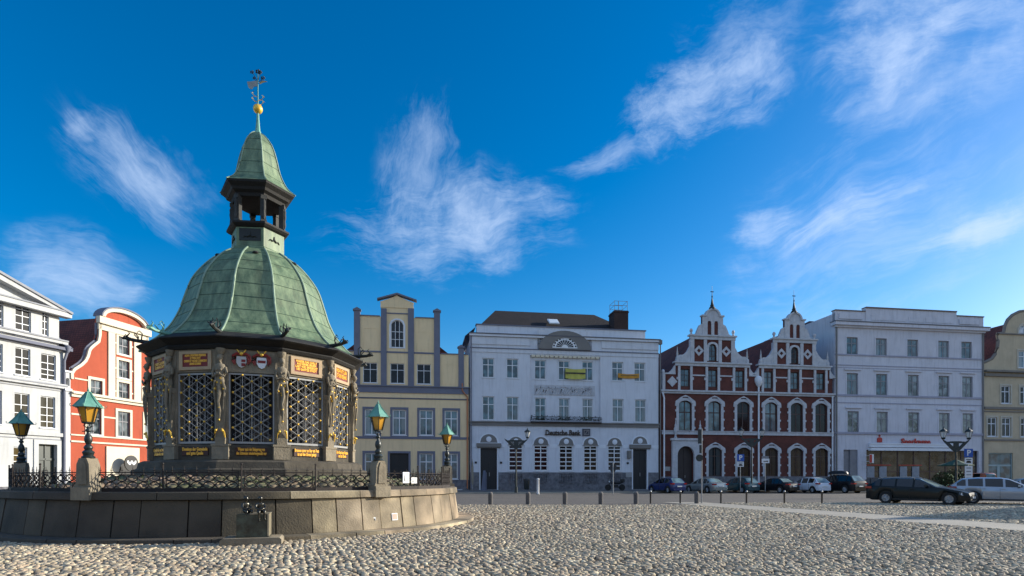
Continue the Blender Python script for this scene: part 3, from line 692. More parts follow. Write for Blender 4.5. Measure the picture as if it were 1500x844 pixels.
def herm():
    b = MB(); y = -.17                                         # half figure with crossed arms above the shaft
    b.lathe([(.03,4.02),(.12,4.06),(.125,4.2),(.10,4.34),(.135,4.50),(.15,4.60),(.12,4.68),(.055,4.71),(.05,4.76)], c=(0,y,0), n=12)
    for i in range(len(b.v)): v = b.v[i]; b.v[i] = (v[0]*1.05, y+(v[1]-y)*.7, v[2])
    b.ball((0,y-.02,4.86), .082, 12, 1.25); b.ball((0,y-.03,4.77), .045, 8, 1); b.ball((0,y-.105,4.85), .018, 6)
    b.ball((0,y+.02,4.93), .088, 10, .6)
    b.lathe([(.07,4.98),(.09,5.02),(.11,5.06),(.13,5.12),(.13,5.15)], c=(0,y+.05,0), n=10)
    for s in (-1, 1):
        b.tube([(s*.15,y,4.60),(s*.185,y-.03,4.45),(s*.155,y-.08,4.32),(s*.04,y-.13,4.38),(-s*.05,y-.14,4.42)], [.042,.04,.035,.028,.022], 7)
        b.tube([(s*.10,y-.1,4.22),(s*.15,y-.05,4.0),(s*.12,y-.04,3.7),(s*.09,y-.02,3.3)], [.03,.035,.025,.01], 6)
        b.ball((s*.055,y-.09,4.52), .035, 7)
    b.tube([(0,y-.05,4.1),(.02,y-.08,3.85),(-.02,y-.07,3.6),(.02,y-.05,3.35),(0,y-.03,3.05)], [.05,.055,.04,.035,.02], 7)
    return b.mesh('herm_figure', STONE, 50)
def orn():
    b = MB()
    for x, z, r in ((0,3.86,.035),(-.05,4.16,.024),(.06,4.14,.024),(0,3.45,.024),(.0,3.1,.02),(-.09,2.80,.026),(.09,2.80,.026),(0,4.72,.0),(.03,4.28,.022),(-.12,3.98,.022),(.12,3.98,.022)):
        if r: b.ball((x,-.235,z), r*1.45, 8)
    b.lathe([(.045,3.9),(.06,3.93),(.045,3.96)], c=(0,-.20,0), n=8)
    for s in (-1, 1): b.tube([(s*.14,-.17,2.6),(s*.12,-.20,2.75),(s*.06,-.2,2.85)], [.018,.028,.018], 5)
    for s in (-1, 1): b.tube([(s*.10,-.2,3.95),(s*.13,-.21,4.08),(s*.05,-.24,4.2)], [.014,.022,.014], 5)
    return b.mesh('gilded_ornaments', GOLD, 60)
pim, hm, om = pillar(), herm(), orn()
fm = MB(); 
def plaqueframe(): return MB().plate([(-.52,4.56),(.52,4.56),(.52,5.10),(-.52,5.10)], [[(-.41,4.65),(.41,4.65),(.41,5.02),(-.41,5.02)]], -.045, .02).mesh('plaque_frame', PLAQUE)
pf = plaqueframe(); pr = MB().box(-.41,.41,-.02,.02,4.65,5.02).mesh('plaque', PLAQR); pl = MB().box(-.42,.42,-.03,.02,2.10,2.32).mesh('inscription_strip', PLAQD)
UP = {10: ('1 5 7 9\nDOMINVS PROVIDEBIT\nAQVAM VIVAM', 3), 11: None, 0: ('WASSER DAS QVILLT\nAVS REINER ERDEN\nLABT VND ERFRISCHT\nDIE GANTZE STADT', 4), 1: ('VNDA FLVIT CLARA\nET FONS PERENNIS', 2)}
LAT = ('AQVA E FONTIBVS PERENNIS\nET PVRA FLVIT\nCIVIBVS ET VICINIS COMMODO\nANNO DOMINI', 4)
LOW = {10: 'Dominus der Gemeinde\nund gute Quelle', 9: 'Quelle fein und rein\nsoll allen hier sein', 11: 'Wasser nach der Belagerung von\nden Schweden wiederhergestellt war', 0: 'Brunnen zuvor so hier ein Fest\nist auf den Grund gelegt', 1: 'Der Stadt zum Nutzen\nund zur Zierde'}
for k in range(12):
    (cx, cy), hd = face(k, 3.05*apo)
    Lo = link('lattice', lm, PV, (cx, cy, 0), hd); link('gilded_knobs', km, Lo)
    (cx, cy), hd = face(k, 3.11*apo)
    if k != 11:
        p = link('plaque_frame', pf, PV, (cx, cy, 0), hd); link('plaque', pr, p)
        tx = UP.get(k) or (LAT if k == 10 else None)
        if k in (9, 10, 0, 1):
            body = {9: '1 5 7 9\nCIVIBVS AQVAM\nDOMINVS DAT', 10: LAT[0], 0: UP[0][0], 1: UP[1][0]}[k]; nl = body.count('\n')+1
            me = text_mesh(body, .36/nl*1.0, .01, 'CENTER', .74, .004); me.materials.append(GOLDP); link('lettering', me, p, (0, -.026, 4.835+.02))
    (cx, cy), hd = face(k, 3.12*apo)
    s = link('inscription_strip', pl, PV, (cx, cy, 0), hd)
    if k in LOW:
        me = text_mesh(LOW[k], .128, .01, 'CENTER', .81, .006); me.materials.append(GOLDP); link('lettering', me, s, (0, -.037, 2.215))
    a = A0+30*k; P = (3.02*math.cos(R(a)), 3.02*math.sin(R(a)), 0)
    q = link('pillar', pim, PV, P, R(a+90)); h = link('herm_figure', hm, q); link('gilded_ornaments', om, q)
# two coats of arms on the shaded front face
(cx, cy), hd = face(11, 3.11*apo); SILV = mat('silvered_paint', (.5,.48,.45), .4, .1, metal=.4)
for s in (-1, 1):
    e = MB().plate([(-.11,.10),(-.11,-.05),(-.06,-.14),(0,-.17),(.06,-.14),(.11,-.05),(.11,.10)], [], -.05, .0).build('coat_of_arms', SIGNW if s > 0 else SILV, PV, loc=(cx+math.cos(hd)*s*.27, cy+math.sin(hd)*s*.27, 4.83)); e.rotation_euler = (0,0,hd); e.scale = (1.2,1,1.2)
    b = MB().box(-.09,.09,-.062,-.045,-.03,.03) if s > 0 else MB().box(0,.09,-.062,-.045,-.03,.03).box(0,.09,-.062,-.045,-.13,-.06)
    b.build('red_bar', PLAQR, e)
    m = MB()
    for d in (-1, 1):
        m.tube([(0,-.04,.14),(d*.10,-.05,.17),(d*.19,-.05,.11),(d*.20,-.04,.0),(d*.15,-.04,-.10)], [.03,.035,.03,.025,.01], 6)
        m.tube([(d*.12,-.04,.1),(d*.16,-.04,.02),(d*.13,-.04,-.08)], [.03,.025,.01], 6)
    m.build('red_mantling', mat('mantling_red', (.30,.03,.025), .5, .2), e, 50)
    MB().ball((0,-.05,.17), .05, 8).tube([(-.05,-.04,.2),(-.10,-.04,.27)], [.02,.01], 5).tube([(.05,-.04,.2),(.10,-.04,.27)], [.02,.01], 5).tube([(-.19,-.05,.12),(-.10,-.06,.16)], .012, 5).tube([(.19,-.05,.12),(.10,-.06,.16)], .012, 5).build('gilded_crest', GOLD, e, 50)
# dome
PD = [(3.10,5.66),(2.98,5.76),(2.84,5.90),(2.56,6.25),(2.33,6.72),(2.17,7.22),(1.98,7.78),(1.70,8.22),(1.36,8.60),(.98,8.88)]
def interp(prof, z):
    for (r0, z0), (r1, z1) in zip(prof, prof[1:]):
        if z0 <= z <= z1: return r0+(r1-r0)*(z-z0)/(z1-z0)
    return prof[-1][0]
def smoothp(prof, n=5):
    o = []
    for i in range(len(prof)-1):
        p0, p1, p2, p3 = prof[max(i-1,0)], prof[i], prof[i+1], prof[min(i+2,len(prof)-1)]
        for j in range(n):
            t_ = j/n; o.append(tuple(.5*(2*p1[q]+(p2[q]-p0[q])*t_+(2*p0[q]-5*p1[q]+4*p2[q]-p3[q])*t_*t_+(3*p1[q]-p0[q]-3*p2[q]+p3[q])*t_**3) for q in (0,1)))
    return o+[prof[-1]]
SP = smoothp(PD)
dome = poly(MB(), SP, cap=False).build('dome', COPPER, PV)
SEAM = mat('copper_seam', (.07,.13,.09), .6, .2, 4)
rb = []
for k in range(12):
    a = R(A0+30*k); pts = [((r+.012)*math.cos(a), (r+.012)*math.sin(a), z) for r, z in SP]
    MB().tube(pts, .034, 6).build('rib', RIBC, dome, 60)
b = MB(); rg = random.Random(3)
for k in range(12):
    a0_, a1_ = R(A0+30*k), R(A0+30*k+30)
    zs = [5.72, 6.05, 6.5, 6.98, 7.44, 7.86, 8.25, 8.6]
    for z in zs:
        z += rg.uniform(-.04, .04); r = interp(SP, z)+.004
        b.tube([(r*math.cos(a0_), r*math.sin(a0_), z), (r*math.cos(a1_), r*math.sin(a1_), z)], .009, 4)
b.build('seams', SEAM, dome)
# small vent hoods near the top and dark water spouts at the eaves
vm = MB().ball((0,0,0), .10, 8, .6).mesh('vent_hood', STONEB, 50)
for k in (11, 1, 9): (cx, cy), hd = face(k, 1.36*apo); link('vent_hood', vm, dome, (cx, cy, 8.60), hd)
def spout():
    b = MB(); b.tube([(0,.1,0),(0,-.10,.0),(0,-.28,.01),(0,-.40,.05)], [.04,.045,.035,.05], 7)
    b.tube([(0,-.40,.05),(0,-.46,.02)], [.05,.02], 6); b.tube([(0,-.38,.07),(.0,-.32,.16),(0,-.36,.19)], [.02,.012,.006], 5)
    for s in (-1, 1):
        b.tube([(s*.02,-.16,.02),(s*.09,-.16,.08),(s*.10,-.22,.15),(s*.04,-.24,.13)], [.018,.015,.012,.008], 5)
        b.tube([(s*.02,-.36,.05),(s*.08,-.40,.10),(s*.06,-.44,.06)], [.016,.012,.006], 5)
    b.tube([(0,-.1,.02),(0,-.08,.18),(0,-.14,.24),(0,-.18,.19)], [.016,.013,.012,.008], 5)
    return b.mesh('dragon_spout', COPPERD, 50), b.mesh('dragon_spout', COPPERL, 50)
s1, s2 = spout()
for k in range(12):
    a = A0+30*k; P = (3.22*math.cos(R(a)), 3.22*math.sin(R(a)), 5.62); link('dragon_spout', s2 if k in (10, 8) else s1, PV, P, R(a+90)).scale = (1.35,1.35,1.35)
# lantern turret, six-sided
def hexa(b, prof, cap=True): return b.lathe(prof, n=6, a0=R(-55), cap=cap)
TU = hexa(MB(), [(.98,8.80),(.96,8.95),(.86,9.02),(.86,9.64)]).build('turret_base', COPPER, PV)
for _k in (5,):
    _a = R(-55+30+60*_k); _o = MB().box(-.34,.34,-.012,.01,-.2,.2).build('dark_panel', COPPERD, TU, loc=(.86*math.cos(R(30))*math.cos(_a), .86*math.cos(R(30))*math.sin(_a), 9.38)); _o.rotation_euler = (0,0,_a+PI/2)
hexa(MB(), [(.86,9.62),(.95,9.66),(1.03,9.72),(1.03,9.78),(.80,9.80)]).build('turret_sill', STONEB, PV)
ob = MB()
for k in range(6):
    a = R(-55+30+60*k); C = (.86*math.cos(R(30))*math.cos(a), .86*math.cos(R(30))*math.sin(a)); M4 = Matrix.Translation((C[0], C[1], 9.33)) @ Matrix.Rotation(a+PI/2, 4, 'Z')
    n0 = len(ob.v); ob.tube([(-.22,-.01,-.06),(-.16,-.02,.0),(-.08,-.02,-.03),(0,-.03,.02),(.08,-.02,-.03),(.16,-.02,0),(.22,-.01,-.06)], [.012,.022,.025,.03,.025,.022,.012], 5).tube([(0,-.02,0),(0,-.02,.14)], [.03,.012], 5).xf(M4, n0)
ob.build('scroll_ornament', COPPERD, TU, 50)
def tcol():
    b = MB(); b.box(-.075,.075,-.06,.09,9.79,10.68); b.box(-.09,.09,-.09,.09,9.79,9.88); b.box(-.09,.09,-.09,.09,10.55,10.68)
    b.lathe([(.03,9.9),(.055,10.0),(.04,10.15),(.06,10.3),(.05,10.4),(.06,10.46),(.03,10.54)], c=(0,-.07,0), n=8); return b.mesh('turret_column', SOOTM, 50)
tm = tcol()
for k in range(6):
    a = -55+60*k; P = (.80*math.cos(R(a)), .80*math.sin(R(a)), 0); link('turret_column', tm, PV, P, R(a+90))
hexa(MB(), [(.62,10.62),(.86,10.64),(.90,10.74),(1.02,10.80),(1.06,10.88),(1.20,10.98),(1.22,11.04),(1.0,11.06)]).build('turret_cornice', STONEB, PV)
TP = smoothp([(1.23,11.04),(.98,11.24),(.82,11.50),(.70,11.82),(.60,12.25),(.46,12.68),(.26,12.98),(.11,13.10)], 4)
TR = hexa(MB(), TP, False).build('turret_roof', COPPER, PV)
for k in range(6):
    a = R(-55+60*k); MB().tube([((r+.008)*math.cos(a), (r+.008)*math.sin(a), z) for r, z in TP], .022, 5).build('rib', RIBC, TR, 60)
b = MB()
for z in (11.42, 11.86, 12.3, 12.72):
    for k in range(6):
        r = interp(TP, z)+.003; a, c = R(-55+60*k), R(5+60*k); b.tube([(r*math.cos(a), r*math.sin(a), z), (r*math.cos(c), r*math.sin(c), z)], .008, 4)
b.build('seams', SEAM, TR)
MB().lathe([(.13,13.05),(.085,13.2),(.06,13.45),(.038,13.80)], n=8).build('spire', COPPERL, PV, 40)
MB().ball((0,0,13.93), .155, 16).build('gilded_ball', GOLD, PV, 80)
# weather vane
v = MB().tube([(0,0,14.0),(0,0,15.20)], [.022,.012], 6).build('weather_vane', COPPERL, PV, 60)
fl = MB().plate([(-.30,.0),(-.34,.16),(-.22,.19),(-.10,.24),(.0,.25),(.0,.08),(-.12,.05),(-.18,-.06),(-.24,-.05)], [], -.012, .012).build('vane_banner', mat('dull_silver', (.35,.34,.30), .35, .2, metal=.8), v, loc=(0,0,14.62)); fl.rotation_euler = (0,0,R(18))
b = MB()
for s, z0 in ((-1, 14.25), (1, 14.12)):
    for q in range(2): zz = z0+.17*q; b.tube([(0,0,zz-.08),(s*.12,0,zz-.04),(s*.20,0,zz+.06),(s*.13,0,zz+.11)], [.012,.016,.03,.012], 6)
b.tube([(.05,0,14.8),(.16,0,14.86),(.30,0,14.86)], [.03,.035,.008], 6); b.build('vane_scrolls', mat('pale_gilding', (.75,.68,.5), .3, .1, metal=.85), v, 60)
b = MB()
for x, z, r in ((-.20,15.18,.045),(.0,15.20,.06),(.07,15.17,.05),(-.12,14.98,.04),(.17,14.98,.05)):
    for q in range(5):
        a = 2*PI*q/5; b.ball((x+r*math.cos(a), 0, z+r*math.sin(a)*.8), r*.55, 6)
    b.tube([(0,0,14.85),(x*.7,0,z-.08),(x,0,z)], .009, 4)
b.build('vane_flowers', COPPERD, v, 60)

# ------------------------------------------------------------------ little bronze drinking fountain in front of the wall
DF = thing('drinking_fountain', 'small green bronze box fountain with two seated imps on a stone slab against the wall', 'fountain', (-5.68, 13.06, 0), R(17))
b = MB().plate([(-.62,0),(.60,0),(.60,.12),(.56,.16),(-.56,.16),(-.62,.12)], [], -.42, .35); b.build('slab', STONE, DF, 30)
b = MB().box(-.34,.34,-.26,.30,.17,.185).box(-.32,.32,-.23,.30,.185,.66); b.build('bronze_box', BRONZE, DF)
MB().box(.305,.335,-.245,.30,.18,.675).box(-.05,.345,-.25,.28,.66,.68).build('bright_edge', mat('sunlit_edge_paint', (.55,.48,.34), .35, .15, metal=.6), DF)  # pale strips paint sunlight on the right side and rim of the box
MB().tube([(-.06,.0,.66),(-.06,.0,.88)], .012, 6).build('water_pipe', BRONZE, DF)
def skin(name, pts, edges, m, parent, sub=2):
    me = bpy.data.meshes.new(name); me.from_pydata([p[:3] for p in pts], edges, []); o = link(name, me, parent); me.materials.append(m)
    md = o.modifiers.new('skin', 'SKIN')
    for i, p in enumerate(pts): s = me.skin_vertices[0].data[i]; s.radius = (p[3], p[3] if len(p) < 5 else p[4]); s.use_root = i == 0
    md.use_smooth_shade = True; s2_ = o.modifiers.new('sub', 'SUBSURF'); s2_.levels = sub; s2_.render_levels = sub
    bpy.context.view_layer.update(); ev = bpy.data.meshes.new_from_object(o.evaluated_get(bpy.context.evaluated_depsgraph_get())); o.modifiers.clear(); o.data = ev
    ev.name = name; return o
BR2 = mat('dark_worn_bronze', (.10,.095,.08), .28, .3, 9, .1, 30, metal=.85, col2=(.03,.03,.028))
def imp(x, y, z, rz, lean):
    """seated little figure, arms folded round its knees; pelvis at the root"""
    pts = [(0,0,.05,.055,.05),(0,.01,.13,.052,.045),(0,.0,.20,.06,.05),(0,-.01,.245,.03),(0,-.02,.275,.028),(0,-.03,.325,.05,.045),(0,-.035,.37,.036),
           (.07,0,.215,.03),(.10,-.05,.14,.024),(.04,-.12,.12,.02),(.0,-.13,.13,.018),(-.07,0,.215,.03),(-.10,-.05,.14,.024),(-.04,-.12,.10,.02),(.0,-.13,.10,.016),
           (.045,-.05,.05,.042),(.06,-.15,.08,.034),(.055,-.16,-.04,.026),(.055,-.17,-.11,.022),(.06,-.22,-.125,.018),
           (-.045,-.05,.05,.042),(-.06,-.15,.07,.034),(-.055,-.15,-.05,.026),(-.055,-.16,-.12,.022),(-.06,-.21,-.135,.018)]
    E = [(0,1),(1,2),(2,3),(3,4),(4,5),(5,6),(2,7),(7,8),(8,9),(9,10),(2,11),(11,12),(12,13),(13,14),(0,15),(15,16),(16,17),(17,18),(18,19),(0,20),(20,21),(21,22),(22,23),(23,24)]
    o = skin('seated_figure', pts, E, BR2, DF); o.location = (x, y, z); o.rotation_euler = (R(lean), 0, rz)
    MB().ball((-.018,-.076,.335), .008, 6).ball((.018,-.076,.335), .008, 6).tube([(0,-.074,.33),(0,-.092,.315),(0,-.078,.308)], [.006,.010,.006], 6).tube([(-.014,-.073,.293),(.014,-.073,.293)], .004, 5).ball((-.05,-.025,.325), .012, 6).ball((.05,-.025,.325), .012, 6).build('face', BR2, o, 60)
    MB().ball((0,-.015,.345), .054, 10, .85).build('hair', BR2, o, 60); return o
imp(-.16, -.02, .66, R(35), 0); imp(.14, -.13, .66, R(20), 0)
# ------------------------------------------------------------------ houses
def house(name, label, plane, du=0):
    return thing(name, label, 'house', (plane.P[0], plane.P[1], 0), plane.a)
def wpx(pl, xl, xr, yt, yb, rise=0):
    """opening measured on the photograph -> centre, sill height, width, height in metres on the facade"""
    ul, ur = pl.u(xl), pl.u(xr); xm = (xl+xr)/2; z1, z0 = pl.z(xm, yt), pl.z(xm, yb)
    return [(ul+ur)/2, z0, ur-ul, z1-z0, rise]
def even(ws):
    """openings of one storey share width, sill and height"""
    n = len(ws); a = [sum(x[i] for x in ws)/n for i in (1, 2, 3)]
    return [[x[0], a[0], a[1], a[2], x[4]] for x in ws]
def surround(parent, wn, e, out, m, name='window_surround', ears=False):
    uc, z0, w, h, r = wn; o = outline(w, h, r, e); o = [(p[0], p[1]-(e*.7 if p[1] < .01 else 0)) for p in o]
    b = MB().plate(o, [outline(w, h, r)], -out, .02)
    if ears:                                           # small quoin blocks and a shaped crown
        for s in (-1, 1):
            for f in (.08, .36, .64): b.box(s*(w/2+e), s*(w/2+e+.13), -out, .02, h*f, h*f+.22)
            b.box(s*(w/2+e*.2), s*(w/2+e+.16), -out-.04, .02, h-r-.25, h-r-.0)
        b.plate([(-w/2-e-.16, h-r), (-w/2-e*.2, h-r+.02), (-w*.25, h-r*.35+e+.08), (-w*.2, h+e+.12), (w*.2, h+e+.12), (w*.25, h-r*.35+e+.08), (w/2+e*.2, h-r+.02), (w/2+e+.16, h-r), (w/2+e+.10, h-r+.3), (w*.33, h+e+.10), (w*.14, h+e+.24), (0, h+e+.34), (-w*.14, h+e+.24), (-w*.33, h+e+.10), (-w/2-e-.10, h-r+.3)], [], -out-.05, .02)
    return b.build(name, m, parent, None, (uc, 0, z0))

# ===== yellow house with a stepped gable
P = ROW; H = house('yellow_house', 'pale yellow house with a stepped gable of blue-grey pilasters and a small pediment', P)
a0_, a1_ = P.u(476), P.u(686.5); cc = P.u(581)
gz = lambda y, x=600: P.z(x, y)
step0, step1, step2, topz = gz(517.5), gz(465.5), gz(450), gz(437)
uA, uB, uC, uD = P.u(519), P.u(558), P.u(606), P.u(644)
outer = [(a0_, 0), (a1_, 0), (a1_, step0), (uD, step0), (uD, step1), (uC, step1), (uC, step2), (cc, gz(433)), (uB, step2), (uB, step1), (uA, step1), (uA, step0), (a0_, step0)]
att = even([wpx(P, 532, 552.5, 532, 561.5), wpx(P, 571.8, 592.4, 532, 561.5), wpx(P, 610.5, 631.4, 533, 562)])
arw = wpx(P, 572.5, 591.5, 469, 509); arw[4] = arw[2]/2
fst = even([wpx(P, x, x+20, 600, 637.5) for x in (494, 534.5, 575, 614.3, 651)]); gr = even([wpx(P, x, x+20, 664, 702) for x in (494, 534.5, 614.3, 651)])
gdoor = wpx(P, 571, 598.5, 664, 716); base = [wpx(P, 662, 676, 711.5, 717)]
wl = att+[arw]+fst+gr+[gdoor]+base
wall(H, outer, wl, YELLOW, 15, step0-1.5)
for q in att: window(H, *q, depth=.12, rows=(.33,), glass=GLASSD)
for q in [arw]: window(H, *q, depth=.12, cols=3, rows=(.42,.7), glass=GLASSD); surround(H, q, .16, .05, LTRIM)
for q in fst+gr: window(H, *q, depth=.12, rows=(.33,), fw=.11, mw=.1, glass=GLASS); surround(H, q, .24, .05, GREYTR)
surround(H, gdoor, .22, .05, GREYTR); MB().box(-gdoor[2]/2, gdoor[2]/2, .3, .34, 0, gdoor[3]).box(-.04,.04,.24,.3,0,gdoor[3]).box(-gdoor[2]/2, gdoor[2]/2, .26,.3, gdoor[3]*.68, gdoor[3]*.7).build('door', DOORBK, H, loc=(gdoor[0], 0, gdoor[1]))
q = base[0]; window(H, *q, depth=.1, rows=(), cols=2)
zb0, zb1 = gz(576), gz(567)
bandm(H, 'cornice_band', a0_, a1_, zb0, zb1, .10, GREYTR); bandm(H, 'cornice_lip', a0_-.05, a1_+.05, zb1, zb1+.12, .22, GREYTR)
bandm(H, 'string_course', a0_, a1_, gz(585), gz(583), .05, DKLINE); bandm(H, 'sill_band', a0_, a1_, gz(643.3), gz(639.8), .06, GREYTR)
bandm(H, 'gable_band', uA, uD, gz(518), gz(515.6), .05, GREYTR)
for xl, xr, yt, cap in ((518.5, 527.5, 455, 1), (558, 566.4, 452, 0), (597.7, 606.5, 452, 0), (635.7, 644.6, 457, 1), (671.5, 679.5, 510, 1), (484, 492, 510, 1)):
    u0, u1 = P.u(xl), P.u(xr); zt = gz(yt, xl); b = MB().box(u0, u1, -.14, .0 if not cap else .36, zb1+.1, zt)
    if cap: b.box(u0-.1, u1+.1, -.24, .42, zt, zt+.14).plate([(u0-.08, zt+.14), (u1+.08, zt+.14), ((u0+u1)/2, zt+.36)], [], -.2, .4)
    b.build('pilaster', GREYTR, H)
zt = gz(452); u0, u1 = P.u(552.5), P.u(610.5)
MB().box(u0+.35, u1-.35, -.06, .3, zt, gz(444)).plate([(u0+.3, gz(444)), (u1-.3, gz(444)), ((u0+u1)/2, gz(434.5))], [], -.05, .3).build('pediment', YELLOW, H)
MB().plate([(u0, gz(441.5)), (u0, gz(439.5)), ((u0+u1)/2, gz(430.5)), (u1, gz(439.5)), (u1, gz(441.5)), ((u0+u1)/2, gz(433))], [], -.25, .5).build('pediment_coping', GREYTR, H)
for ua, ub, z, x in ((uA, uB, step1, 0), (uC, uD, step1, 0), (uD, a1_, step0, 0), (a0_, uA, step0, 0)): MB().box(ua+.15, ub-.1, -.10, .42, z, z+.1).build('gable_coping', GREYTR, H)
MB().box(uB+.3, uC-.3, -.05, .02, gz(461), gz(459.3)).build('gable_line', GREYTR, H)
for xa, xb, ya, yb in ((532, 554, 483, 512), (610, 632, 485, 513), (648, 668, 532, 562)):
    u0, u1, z0, z1 = P.u(xa), P.u(xb), gz(yb), gz(ya); MB().plate([(u0,z0),(u1,z0),(u1,z1),(u0,z1)], [[(u0+.05,z0+.05),(u1-.05,z0+.05),(u1-.05,z1-.05),(u0+.05,z1-.05)]], -.02, .01).build('blind_panel', YELLOW, H)
bandm(H, 'plinth', a0_, a1_, .12, gz(703), .05, PLINTH)
rb_ = MB(); zr = step2-.6; n = (a0_+a1_)/2
rb_.add([(a0_, .35, step0-1.5), (a0_, 15, step0-1.5), (cc, 15, zr), (cc, .35, zr), (a1_, .35, step0-1.5), (a1_, 15, step0-1.5)], [(0,3,2,1), (4,5,2,3), (1,2,5), (0,4,3)]); rb_.build('roof', ROOFRD, H)
MB().tube([(P.u(684.5), -.12, .3), (P.u(684.5), -.12, gz(580))], .07, 8).tube([(P.u(684.5), -.12, gz(580)), (P.u(677), -.15, gz(571)), (P.u(677), -.15, gz(560))], .07, 8).build('downpipe', COPPIPE, H)

# ===== bank
H = house('bank_building', 'wide pale blue-white bank with a dark hipped roof and a grey half-round fanlight', P)
U1 = P.u(964.5); ZC = P.z(760, 491); B0 = 7.2
w3 = even([wpx(P, a, b_, 528, 556) for a, b_ in ((706.5,724),(742,759.5),(896.5,912.8),(929,945.5))]); w3c = even([wpx(P, a, b_, 530, 558) for a, b_ in ((783.8,800.3),(818.8,835.4),(853.4,869.8))])
for q in w3+w3c: q[1] = w3[0][1]; q[3] = w3[0][3]
w2 = even([wpx(P, a, b_, 583, 617) for a, b_ in ((707,724),(742.3,759.5),(896.8,913.7),(929.9,946.8))]); w2c = even([wpx(P, a, b_, 584, 617) for a, b_ in ((784.2,800.3),(819,835.4),(853.8,869.6))])
for q in w2c: q[1] = w2[0][1]; q[3] = w2[0][3]
wg = even([wpx(P, a, b_, 652.5, 690) for a, b_ in ((744.7,766.6),(781.8,802.8),(818.8,839.8),(854.8,875.2),(890.5,910))])
dl = [wpx(P, 703.7, 728.2, 656.5, 719), wpx(P, 927, 947.8, 658, 717.3)]
for q in dl: q[1] = .13; q[3] = P.z(716, 656.5)-.13
uR0, uR1 = P.u(776.5), P.u(879.5); zR0, zR1 = P.z(800, 619), P.z(800, 521)
rec = [(uR0, zR0), (uR1, zR0), (uR1, zR1), (uR0, zR1)]
wings = [q for q in w3+w2]+wg+dl
wall(H, [(0,0),(U1,0),(U1,ZC),(0,ZC)], wings, BANKW, 14, ZC-.6, extra=[rec], th=.5)
MB().plate([(uR0-.1,zR0-.1),(uR1+.1,zR0-.1),(uR1+.1,zR1+.1),(uR0-.1,zR1+.1)], [shift(outline(q[2],q[3],0), q[0], q[1]) for q in w3c+w2c], .25, .498).build('recessed_wall', BANKW, H)
for q in w3+w2: window(H, *q, depth=.14, rows=(.34,), fw=.09, mw=.08)
for q in w3c+w2c:
    o = window(H, *q, depth=.38, rows=(.34,), fw=.09, mw=.08, sill=False); MB().box(-q[2]/2-.08, q[2]/2+.08, -.2, 0, -.07, 0).build('sill', LTRIM, o)
for q in wg:
    window(H, *q, depth=.12, cols=2, rows=(.14,.29,.47,.64,.80), fw=.13, mw=.10, glass=GLASSD)
def lunette(uc, z0, w, m=TAUPE):
    o = outline(w, w/2, w/2, 0, 14); b = MB().plate(o, [], -.05, .02).build('lunette', m, H, loc=(uc, 0, z0))
    MB().plate(outline(w, w/2, w/2, .12, 14), [o], -.08, .02).build('arch_rim', LTRIM, H, loc=(uc, 0, z0))
    MB().lathe([(.28,0),(.30,.04),(.22,.08)], n=14).xf(Matrix.Rotation(PI/2, 4, 'X')).build('medallion', LTRIM, b, 40, loc=(0, -.05, w*.22))
for q in wg: lunette(q[0], q[1]+q[3]+.03, q[2]+.1)
for q in dl:
    zt = q[1]+q[3]; MB().box(-q[2]/2-.42, q[2]/2+.42, -.22, .02, .12, .52).box(-q[2]/2-.35, q[2]/2+.35, -.10, .02, 0, .12).build('door_lintel', TAUPE, H, loc=(q[0], 0, zt)); lunette(q[0], zt+.55, q[2]+.1)
    MB().box(-q[2]/2-.36, q[2]/2+.36, -.25, .02, .521, .58).build('lintel_cap', LTRIM, H, loc=(q[0], 0, zt))
    b = MB().box(-q[2]/2, q[2]/2, .30, .36, 0, q[3]); 
    for s in (-1, 1):
        for k in range(4): b.box(s*.08, s*(q[2]/2-.1), .27, .30, .3+k*q[3]*.23, .3+k*q[3]*.23+q[3]*.17)
    d = b.build('door', DOORBK, H, loc=(q[0], 0, q[1])); MB().box(.06,.12,.22,.27,1.5,1.9).build('handle', STEEL, d)
    surround(H, [q[0], q[1], q[2], q[3], 0], .12, .06, LTRIM, 'door_surround')
zpl = P.z(800, 692); gaps = [(-.02, dl[0][0]-dl[0][2]/2-.14), (dl[0][0]+dl[0][2]/2+.14, dl[1][0]-dl[1][2]/2-.14), (dl[1][0]+dl[1][2]/2+.14, U1+.02)]
for g0, g1 in gaps: MB().box(g0, g1, -.08, .02, .12, zpl).build('plinth', PLINTH, H)
for q in wg:
    b = MB()
    for i in range(8): b.lathe([(.06,0),(.09,.15),(.05,.4),(.09,.7),(.06,.8)], c=(q[0]-q[2]/2+.12+i*(q[2]-.24)/7, -.13, zpl-1.05), n=6)
    b.box(q[0]-q[2]/2, q[0]+q[2]/2, -.2, -.08, zpl-.2, zpl-.08); b.box(q[0]-q[2]/2, q[0]+q[2]/2, -.2, -.08, zpl-1.15, zpl-1.05)
    b.build('balustrade', PLINTH, H)
z0, z1 = P.z(800, 656), P.z(800, 651); b = MB()
es = [0]+[x for q in wg+dl for x in ()]; cuts = sorted([(q[0]-q[2]/2-.17, q[0]+q[2]/2+.17) for q in wg]+[(q[0]-q[2]/2-.5, q[0]+q[2]/2+.5) for q in dl]); c0 = 0
for ca_, cb_ in cuts: b.box(c0, ca_, -.03, .02, z0, z1); c0 = cb_
b.box(c0, U1, -.03, .02, z0, z1); b.build('impost_band', LTRIM, H)
zt0, zt1 = P.z(800, 624.5), P.z(800, 618.5)
bandm(H, 'string_course', -.05, U1+.05, zt0, zt1-.12, .16, TAUPE); bandm(H, 'string_course_lip', -.1, U1+.1, zt1-.12, zt1, .26, TAUPE)
